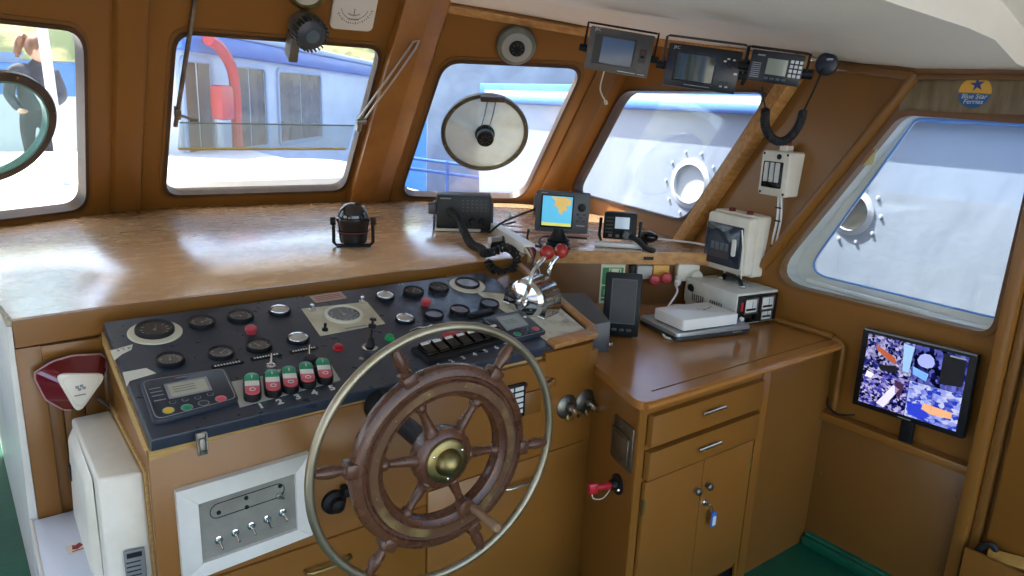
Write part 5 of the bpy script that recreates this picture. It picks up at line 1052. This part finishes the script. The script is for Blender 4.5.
FE = [('camera_view', (-.186, -.004, .004, .146), feed('feed_a', '0c0d2c', '2a2f8c', 'c9c4ee', 95, (1, 1, 1), 1.0)), ('camera_view', (-.002, .186, .004, .146), feed('feed_b', '07081c', '1d1f6a', '6f78d8', 60, (1, 1, .7), 2.0)),
      ('camera_view', (-.186, -.004, -.140, .002), feed('feed_c', '0a0b30', '3a39b0', 'd6cdf2', 80, (1, 1, 1.2), 3.0)), ('camera_view', (-.002, .186, -.140, .002), feed('feed_d', '2a3fc0', '8f9cf0', 'd8ddf8', 50, (1, 1, 1.5), 4.0))]
views = []
for nm, (x0, x1, y0, y1), m in FE:
    b = MB(M); b.box(((x0+x1)/2, (y0+y1)/2, .0), (x1-x0, y1-y0, .002)); views.append(obj(nm, b, m, t, smooth=False))
def patch(v, P, col, e=.33):
    b = MB(M); b.prism(P[::-1] if False else P, .0008, .0014); obj('picture_shape', b, mat('screen_'+col, col, .5, emit=e), v, smooth=False)
patch(views[0], [(-.15, .11), (-.07, .075), (-.06, .05), (-.085, .055), (-.14, .085)], 'a8512e'); patch(views[0], [(-.045, .14), (-.005, .135), (-.012, .03), (-.035, .03)], '8fb3da'); patch(views[0], [(-.13, .03), (-.06, .045), (-.05, .015), (-.12, .012)], '14141e', .2)
patch(views[1], [(.012, .09), (.02, .11), (.035, .12), (.055, .12), (.07, .108), (.075, .09), (.07, .075), (.05, .066), (.03, .068), (.018, .076)], '9a9fe0'); patch(views[1], [(.0, .06), (.06, .045), (.055, .015), (.005, .03)], '6f9fd8'); patch(views[1], [(.10, .14), (.18, .13), (.18, .03), (.10, .02)], '090a14', .3)
patch(views[2], [(-.115, -.125), (-.06, -.035), (-.035, -.045), (-.085, -.135)], 'd9cfe8'); patch(views[2], [(-.06, -.01), (-.02, -.02), (-.03, -.085), (-.05, -.06), (-.055, -.03)], '3a1c3c', .4); patch(views[2], [(-.17, -.005), (-.14, -.012), (-.15, -.03), (-.175, -.03)], 'e9e3f2')
patch(views[3], [(.06, -.07), (.165, -.075), (.16, -.10), (.09, -.105), (.055, -.095)], 'e0a070'); patch(views[3], [(.0, -.09), (.05, -.075), (.09, -.115), (.06, -.135), (.01, -.13)], '2438b8'); patch(views[3], [(.085, -.02), (.088, -.02), (.092, -.09), (.088, -.09)], '6468a8')
b = MB(M); b.box((.15, .135, .0012), (.055, .005, .0006)); obj('time_stamp', b, PRINT_W, views[1], smooth=False)
b = MB(M); b.box((.0, -.153, .0006), (.05, .004, .0008)); obj('brand_line', b, PRINT_G, t, smooth=False)
b = MB(); b.tube([(XS-.045, 1.36, .68), (XS-.07, 1.42, .665), (XS-.045, 1.48, .675), (XS-.02, 1.50, .70)], .004, 6, smooth=5); tag(obj('monitor_cable', b, RUB), 'thin black cable lying on the ledge left of the monitor', 'cable')
# sticker
MB5 = Matrix(((0, 0, -1), (-1, 0, 0), (0, 1, 0))).to_4x4(); MB5.translation = V((XS-.0072, 1.153, 1.990))    # local x = -world y (right when seen from inside)
t = thing('sticker', 'round yellow and blue ferry sticker on the board above the starboard window', 'sticker', M=MB5)
r_ = .054; b = MB(MB5); b.prism([(r_*math.cos(R(q)), r_*math.sin(R(q))) for q in range(-4, 185, 8)], 0, .0012); obj('yellow_half', b, mat('sticker_amber', 'e0a83c', .45), t, smooth=False)
b = MB(MB5); b.prism([(r_*math.cos(R(q)), r_*math.sin(R(q))) for q in range(184, 357, 8)], 0, .0012); obj('blue_half', b, mat('sticker_blue', '2c5c8e', .45), t, smooth=False)
b = MB(MB5 @ T((.004, .027, 0)) @ Matrix.Rotation(R(8), 4, 'Z')); b.prism([((.026 if k % 2 == 0 else .0095)*math.cos(R(90+36*k)), (.026 if k % 2 == 0 else .0095)*math.sin(R(90+36*k))) for k in range(10)], .0012, .0018); obj('star', b, mat('sticker_navy', '24427e', .45), t, smooth=False)
text('lettering', 'Blue Star', .023, PRINT_W, t, MB5 @ T((0, -.014, .0014)), .0003, shear=.2); text('lettering', 'Ferries', .023, PRINT_W, t, MB5 @ T((0, -.032, .0014)), .0003, shear=.2)
b = MB(MS); b.plate([(1.526, 1.792), (1.483, 1.803), (1.487, 1.704), (1.539, 1.695)], [], -.022, -.021)
tag(obj('window_sticker', b, mat('faded_yellow_paper', 'd9cf9c', .6)), 'faded yellow paper sticker at the front edge of the starboard window', 'sticker')

# ------------------------------------------------------------------ things on and behind the worktop
t = thing('power_supply', 'pale grey power supply with meters on its front and a black carrying handle', 'power supply', (2.83, 2.0, WZ))
f0, f1 = V((2.655, 1.845, WZ+.012)), V((2.905, 1.805, WZ+.012)); fx = (f1-f0).normalized(); fz = V((fx.y, -fx.x, 0)); Lp = .25; Dp = .33; Hp = .145
M = Matrix((fx, V((0, 0, 1)), fz)).transposed().to_4x4(); M.translation = f0
b = MB(M); b.box((Lp/2, Hp/2, -Dp/2), (Lp, Hp, Dp), .006); obj('casing', b, mat('pale_grey_casing', 'cfcfc8', .42, 0, 'c4c4bc', 20), t)
b = MB(M); b.box((Lp/2, Hp/2-.002, .002), (Lp*.96, Hp*.88, .006), .002); fp = obj('front_plate', b, BLACK, t)
for x0, x1, y0, y1 in ((.045, .115, .055, .115), (.145, .215, .062, .118), (.15, .21, .015, .052)):
    b = MB(M); b.prism(fr4(x0, x1, y0, y1), .004, .010, .002); g = obj('meter', b, mat('meter_face', 'd5d8d4', .25), fp)
    b = MB(M); b.plate(fr4(x0-.006, x1+.006, y0-.006, y1+.006), [fr4(x0, x1, y0, y1)], .004, .012); obj('meter_frame', b, STEEL, g, smooth=False)
    b = MB(M); b.box(((x0+x1)/2, y0+.014, .0105), ((x1-x0)*.8, .010, .001)); b.box(((x0+x1)/2+.008, (y0+y1)/2+.006, .0105), (.002, .03, .001), 0); obj('meter_scale', b, BLACK, g, smooth=False)
b = MB(M); b.box((.028, .085, .007), (.014, .04, .006), .002); obj('red_switch', b, RED, fp)
for x, y in ((.03, .03), (.07, .022), (.105, .03)): b = MB(M @ T((x, y, .004))); b.lathe([(.011, 0), (.010, .012), (.0005, .014)], 14); obj('terminal', b, WPLAST if x < .05 else BLACK_G, fp)
b = MB(M); b.tube([(.10, Hp, -.08), (.105, Hp+.028, -.10), (.12, Hp+.034, -.16), (.135, Hp+.028, -.22), (.14, Hp, -.24)], .010, 10, smooth=5); obj('carrying_handle', b, BLACK, t)
b = MB(M)
for x, z in ((.10, -.075), (.14, -.245)): b.box((x, Hp+.006, z), (.03, .012, .025), .003)
obj('handle_mount', b, CHROME, t)
b = MB(M)
for q in range(2):
    for k in range(6): b.box((-.001, .06, -.09-.12*q-.014*k), (.004, .035, .005), 0)
obj('side_vents', b, mat('vent_shadow', '55564f', .6), t, smooth=False)
for x in (.02, Lp-.02):
    for z in (-.03, -Dp+.03): b = MB(M); b.cyl((x, -.012, z), (x, .002, z), .010, n=10); obj('foot', b, RUB, t)
# laptop and white router box
M = M_at(2.492, 1.935, -12, WZ)
t = thing('laptop', 'closed silver laptop lying under the white box', 'laptop', M=M)
b = MB(M); b.prism(roundrect(.40, .275, .02, 4), .006, .022, .004); obj('base', b, DGREY, t)
b = MB(M); b.prism(roundrect(.40, .275, .02, 4), .023, .040, .005); obj('lid', b, mat('silver_lid', 'b9bbbb', .3, .6), t)
b = MB(M); b.box((.12, -.139, .016), (.05, .006, .006), .001); obj('catch', b, STEEL, t)
for x in (-.17, .17):
    for y in (-.11, .11): b = MB(M); b.cyl((x, y, 0), (x, y, .007), .010, n=8); obj('foot', b, RUB, t)
M = M_at(2.468, 1.912, -10, WZ+.040)
t = thing('router_box', 'flat white plastic box lying on the closed laptop', 'box', M=M)
b = MB(M); b.prism(roundrect(.30, .20, .012, 4), .006, .052, .006); obj('casing', b, WPLAST, t)
b = MB(M); b.prism(roundrect(.285, .185, .012, 4), 0, .007); obj('base', b, BLACK, t)
b = MB(M); b.tube([(.02, .02, .053), (.06, .0, .054), (.10, .02, .054)], .0015, 5, smooth=4); b.tube([(.03, -.01, .053), (.10, .02, .054)], .0015, 5); obj('crack_mark', b, mat('grey_scratch', '8a8a86', .6), t, smooth=False)
b = MB(); b.tube([(2.64, 2.185, 1.09), (2.57, 2.11, 1.075), (2.47, 2.07, 1.03), (2.40, 2.05, .99), (2.36, 2.04, .972), (2.33, 1.98, .972), (2.27, 1.90, .967), (2.30, 1.86, .966)], .005, 7, smooth=6); tag(obj('white_lead', b, WPLAST), 'white power lead looping down from the socket to the worktop', 'cable')
b = MB(); b.tube([(2.37, 2.02, .985), (2.42, 2.06, 1.012), (2.52, 2.07, 1.03), (2.60, 1.99, 1.026), (2.60, 1.93, .997+.04)], .004, 7, smooth=6); tag(obj('white_lead', b, WPLAST), 'thin white lead curling over the white box on the laptop', 'cable')
# tablet
M = dev_frame((2.118, 2.012, 1.100), (.71, -.70, 0), (.05, .08, .99))
t = thing('tablet_display', 'black upright tablet screen leaning behind the grey box', 'tablet', M=T((2.118, 2.0, WZ)))
b = MB(M); b.box((-.004, 0, -.012), (.150, .265, .024), .008); obj('casing', b, BLACK, t)
b = MB(M); b.prism(fr4(-.048, .048, -.075, .105), -.0005, .0015); obj('screen', b, mat('dark_grey_screen', '2c2b2b', .3, 0, '262626', 5), t)
b = MB(M); b.plate(fr4(-.052, .052, -.079, .109), [fr4(-.048, .048, -.075, .105)], -.0005, .002); obj('screen_frame', b, mat('charcoal_casing', '43464b', .42), t, smooth=False)
for x in (-.03, 0, .03): b = MB(M); b.box((x, -.105, .001), (.02, .012, .003), .002); obj('key', b, DGREY, t)
b = MB(M); b.box((0, -.122, -.04), (.10, .022, .08), .005); obj('stand', b, BLACK, t)
# grey box left of the tablet
t = thing('grey_box', 'dark grey plastic box on the worktop behind the throttle console', 'box', (2.02, 2.10, WZ))
b = MB(); b.hexa([(1.885, 1.935, WZ), (1.945, 1.905, WZ), (2.12, 2.24, WZ), (1.93, 2.33, WZ)], [(1.885, 1.935, WZ+.115), (1.945, 1.905, WZ+.125), (2.12, 2.24, WZ+.14), (1.93, 2.33, WZ+.14)])
bmesh.ops.bevel(b.bm, geom=b.bm.edges[:], offset=.005, segments=2, affect='EDGES', profile=.5); obj('casing', b, mat('mid_grey_plastic', '55575a', .45), t)
b = MB(); b.box((1.945, 1.90, WZ+.03), (.02, .012, .02), .003); obj('connector', b, CHROME, t)
# recess wall fittings: local frame along the back panel
p0, p1 = V((2.14, 2.625, 0)), V((2.88, 2.183, 0)); rx_ = (p1-p0).normalized(); rn = V((rx_.y, -rx_.x, 0))
def RM(s, z, d=.0): return frame(p0+rx_*s+rn*(d+.0125)+V((0, 0, z)), x=rx_, z=rn)
M = RM(.378, 1.055, .002)
t = thing('safety_sign', 'green and white emergency exit sign on the panel behind the tablet', 'sign', M=T(M.translation))
b = MB(M); b.box((0, 0, .001), (.118, .20, .003)); obj('plate', b, mat('sign_cream', 'dfe6c8', .4), t)
for y, h_ in ((.042, .085), (-.035, .055), (-.075, .012)): b = MB(M); b.box((0, y, .003), (.102, h_, .001)); obj('green_field', b, mat('sign_green', '1f8a4c', .4), t)
b = MB(M); b.box((.01, .060, .004), (.036, .034, .0008)); b.plate(fr4(-.02, .04, .03, .08), [fr4(-.015, .035, .034, .076)], .0035, .0042); obj('pictogram', b, mat('sign_cream', 'dfe6c8', .4), t, smooth=False)
b = MB(M)
for k in range(3): b.box((0, -.028-.010*k, .004), (.08, .004, .0006))
obj('lettering', b, mat('sign_cream', 'dfe6c8', .4), t, smooth=False)
M = RM(.475, 1.125, .0)
b = MB(M); b.box((0, 0, .012), (.035, .06, .024), .004); tag(obj('black_socket', b, BLACK), 'small black connector between the sign and the sockets', 'socket')
M = RM(.525, 1.125)
t = thing('switch_box', 'pale grey switch box with two red round stop knobs under the shelf', 'switch box', M=T(M.translation))
b = MB(M); b.box((.0, .0, .02), (.075, .065, .04), .004); obj('casing', b, mat('grey_switch_casing', 'b5b5b0', .45), t)
b = MB(M); b.box((.08, .005, .02), (.08, .065, .04), .004); obj('yellow_casing', b, mat('amber_casing', 'd9a13a', .4), t)
for x, z in ((.043, -.029), (.098, -.018)): b = MB(M @ T((x, z, .04))); b.lathe([(.012, 0), (.012, .02), (.026, .024), (.028, .032), (.022, .042), (.0005, .045)], 24); obj('stop_knob', b, mat('stop_red', 'b8363e', .35), t)
M = RM(.715, 1.12)
t = thing('power_socket', 'bulky cream power socket with white plugs in it under the shelf', 'socket', M=T(M.translation))
b = MB(M); b.box((.02, .01, .03), (.11, .085, .06), .010); b.cyl((.055, .0, .03), (.055, .0, .085), .030, .026, 18); obj('casing', b, CREAM, t)
b = MB(M); b.cyl((-.02, -.02, .03), (-.045, -.03, .10), .018, .015, 14); b.tube([(-.045, -.03, .10), (-.055, -.04, .12)], .006, 8); obj('plug', b, WPLAST, t)
b = MB(M); b.tube([(.04, -.03, .055), (.035, -.07, .06), (.03, -.11, .055), (.035, -.13, .05)], .022, 12, smooth=4, rs=[.026, .026, .022, .018, .014]); b.tube([(.035, -.12, .05), (.03, -.15, .05), (.05, -.16, .05), (.06, -.06, .05)], .005, 7, smooth=4); obj('hanging_plug', b, CREAM, t)
b = MB(); b.tube([(2.70, 2.14, 1.07), (2.80, 2.12, 1.085), (2.90, 2.09, 1.095)], .022, 9, smooth=5); tag(obj('cable_bundle', b, RUB), 'thick black cable bundle running behind the power supply', 'cable')

# ------------------------------------------------------------------ left of the console
MG = frame((.205, 2.468, 1.0), x=(1, .05, 0), z=(0, -1, .0))
t = thing('emergency_light', 'dark red wedge shaped holder with a pale triangular front on the brown panel', 'light', M=T(MG.translation))
def tri(x0, x1, yt, yb, r): return roundpoly([(x0, yt-.035), ((x0+x1)/2+.02, yt), (x1, yt), (x1-.02, (yt+yb)/2), ((x0+x1)/2+.015, yb), ((x0+x1)/2-.02, yb+.01)], r, 4)
P0 = roundpoly([(-.108, .060), (-.058, .088), (0, .097), (.090, .084), (.086, .03), (.0, -.065), (-.033, -.080), (-.085, -.026)], .012, 4)
P1 = roundpoly([(-.064, .076), (.076, .046), (-.015, -.070)], .02, 5)
n_ = 30
def resamp(P, n):
    P = [V((*p, 0)) for p in P]; c = sum(P, V())/len(P); out = []
    for k in range(n):
        a = 2*PI*k/n; d = V((math.cos(a), math.sin(a), 0)); best = None
        for i in range(len(P)):
            A, B_ = P[i]-c, P[(i+1) % len(P)]-c; e = B_-A; den = d.x*(-e.y)+e.x*d.y
            if abs(den) < 1e-12: continue
            tt = (A.x*(-e.y)+e.x*A.y)/den; ss = (d.x*A.y-d.y*A.x)/den
            if tt > 0 and -1e-6 <= ss <= 1+1e-6: best = tt if best is None else max(best, tt)
        out.append(c+d*(best or 0))
    return out
A, B_ = resamp(P0, n_), resamp(P1, n_)
b = MB(MG); b._add([V((p.x, p.y, .0)) for p in A]+[V((p.x, p.y, .015)) for p in A]+[V((p.x*1.03, p.y*1.03, .085)) for p in B_], [list(range(n_))[::-1], [2*n_+i for i in range(n_)]]+[[k*n_+i, k*n_+(i+1) % n_, (k+1)*n_+(i+1) % n_, (k+1)*n_+i] for k in (0, 1) for i in range(n_)]); obj('red_shell', b, REDD, t, angle=25)
b = MB(MG); b.prism(P1, .083, .094, .006); pf = obj('pale_front', b, CREAM, t)
b = MB(MG); b.plate([(p.x*.98, p.y*.98) for p in resamp([(q[0]*.82, q[1]*.82+.003) for q in P1], 30)], [[(p.x, p.y) for p in resamp([(q[0]*.78, q[1]*.78+.0037) for q in P1], 30)]], .0935, .0945); obj('engraved_line', b, mat('cream_line', 'cfc8b4', .5), pf, smooth=False)
b = MB(MG)
for k, (x, y) in enumerate(((-.010, .022), (.002, .024), (-.004, .014), (.008, .016))): b.box((x, y, .0945), (.009, .008, .0006))
b.box((-.004, -.004, .0945), (.03, .004, .0006)); obj('print_mark', b, PRINT_G, pf, smooth=False)
b = MB(MG); b.tube([tuple(p+V((0, 0, .016))) for p in A], .003, 6, closed=True); obj('shell_edge', b, mat('pinkish_edge', 'a88484', .4), t)
b = MB(MG); b.tube([(.05, -.05, .03), (.08, -.085, .03), (.09, -.10, .03)], .005, 6); obj('steel_wire', b, STEEL, t)
# white equipment case on the console's port side
t = thing('white_case', 'cream plastic equipment case with a grey rating plate fixed to the console side', 'case', (.23, 2.15, .55))
P = [(.178, .55), (.286, .55), (.286, .925), (.178, .915)]
b = MB(); b.hexa([(.178, 1.93, .50), (.286, 1.91, .50), (.286, 2.42, .50), (.178, 2.42, .50)], [(.183, 1.945, .925), (.286, 1.925, .925), (.286, 2.415, .915), (.178, 2.415, .912)])
bmesh.ops.bevel(b.bm, geom=b.bm.edges[:], offset=.010, segments=3, affect='EDGES', profile=.5); obj('casing', b, CREAM, t)
b = MB(); b.hexa([(.150, 2.02, .62), (.18, 2.0, .58), (.18, 2.38, .58), (.150, 2.36, .62)], [(.160, 2.03, .87), (.18, 2.01, .90), (.18, 2.39, .90), (.160, 2.37, .87)])
bmesh.ops.bevel(b.bm, geom=b.bm.edges[:], offset=.008, segments=2, affect='EDGES', profile=.5); obj('raised_cover', b, CREAM, t)
b = MB(); b.box((.158, 2.345, .77), (.014, .035, .05), .004); obj('black_catch', b, BLACK, t)
b = MB(frame((.245, 1.914, .655), x=(1, -.15, 0), z=(-.15, -1, .04))); b.box((0, 0, 0), (.050, .12, .004), .001); rp = obj('rating_plate', b, mat('grey_rating_plate', '777b7c', .5), t)
b = MB(frame((.245, 1.914, .655), x=(1, -.15, 0), z=(-.15, -1, .04))); b.box((.0, .045, .0025), (.036, .014, .001))
for k in range(6): b.box((-.004, .025-.013*k, .0025), (.034, .003, .001))
obj('plate_print', b, BLACK, rp, smooth=False)
b = MB(); b.box((.291, 2.17, .72), (.010, .50, .42), .002); obj('backing_board', b, WOOD_RAW, t)
t = thing('white_locker', 'low white painted locker at the lower left below the cream case', 'locker', (.12, 2.3, .2))
b = MB(); b.box((.168, 2.22, .39), (.252, .53, .36), .008); obj('body', b, mat('bluish_white_paint', 'd9dee6', .35), t)
b = MB(); b.box((.045, 2.22, .566), (.01, .53, .012), .002); obj('edge_strip', b, CREAM, t)
b = MB(frame((.140, 2.25, .5712), x=(1, .1, 0), z=(0, 0, 1))); b.box((0, 0, 0), (.05, .05, .001)); st = obj('sticker', b, mat('cream_sticker', 'e0d6c0', .5), t)
b = MB(frame((.140, 2.25, .5712), x=(1, .1, 0), z=(0, 0, 1))); b.prism([(-.012, -.005), (.0, -.012), (.018, .002), (.012, .020), (.0, .012), (-.008, .018)], .0005, .0012); b.box((0, -.018, .001), (.03, .004, .0006)); obj('sticker_print', b, mat('sticker_crimson', '9a2a3a', .5), st, smooth=False)
b = MB(frame((2.845, .715, .372), x=(.2, -.9, .1), z=(-.5, 0, .85))); b.box((0, 0, .0), (.14, .05, .012), .004); tag(obj('folded_paper', b, mat('yellowed_paper', 'a8803a', .7)), 'folded yellow brown paper tucked in the floor level locker lip', 'paper')
b = MB(); b.tube([(2.835, .83, .32), (2.845, .80, .385), (2.85, .77, .39), (2.86, .76, .32)], .012, 8, smooth=4); tag(obj('dark_strap', b, RUB), 'dark strap end lying in the floor level locker lip', 'strap')
for o in bpy.data.objects:
    if 'W' in o.keys(): del o['W']
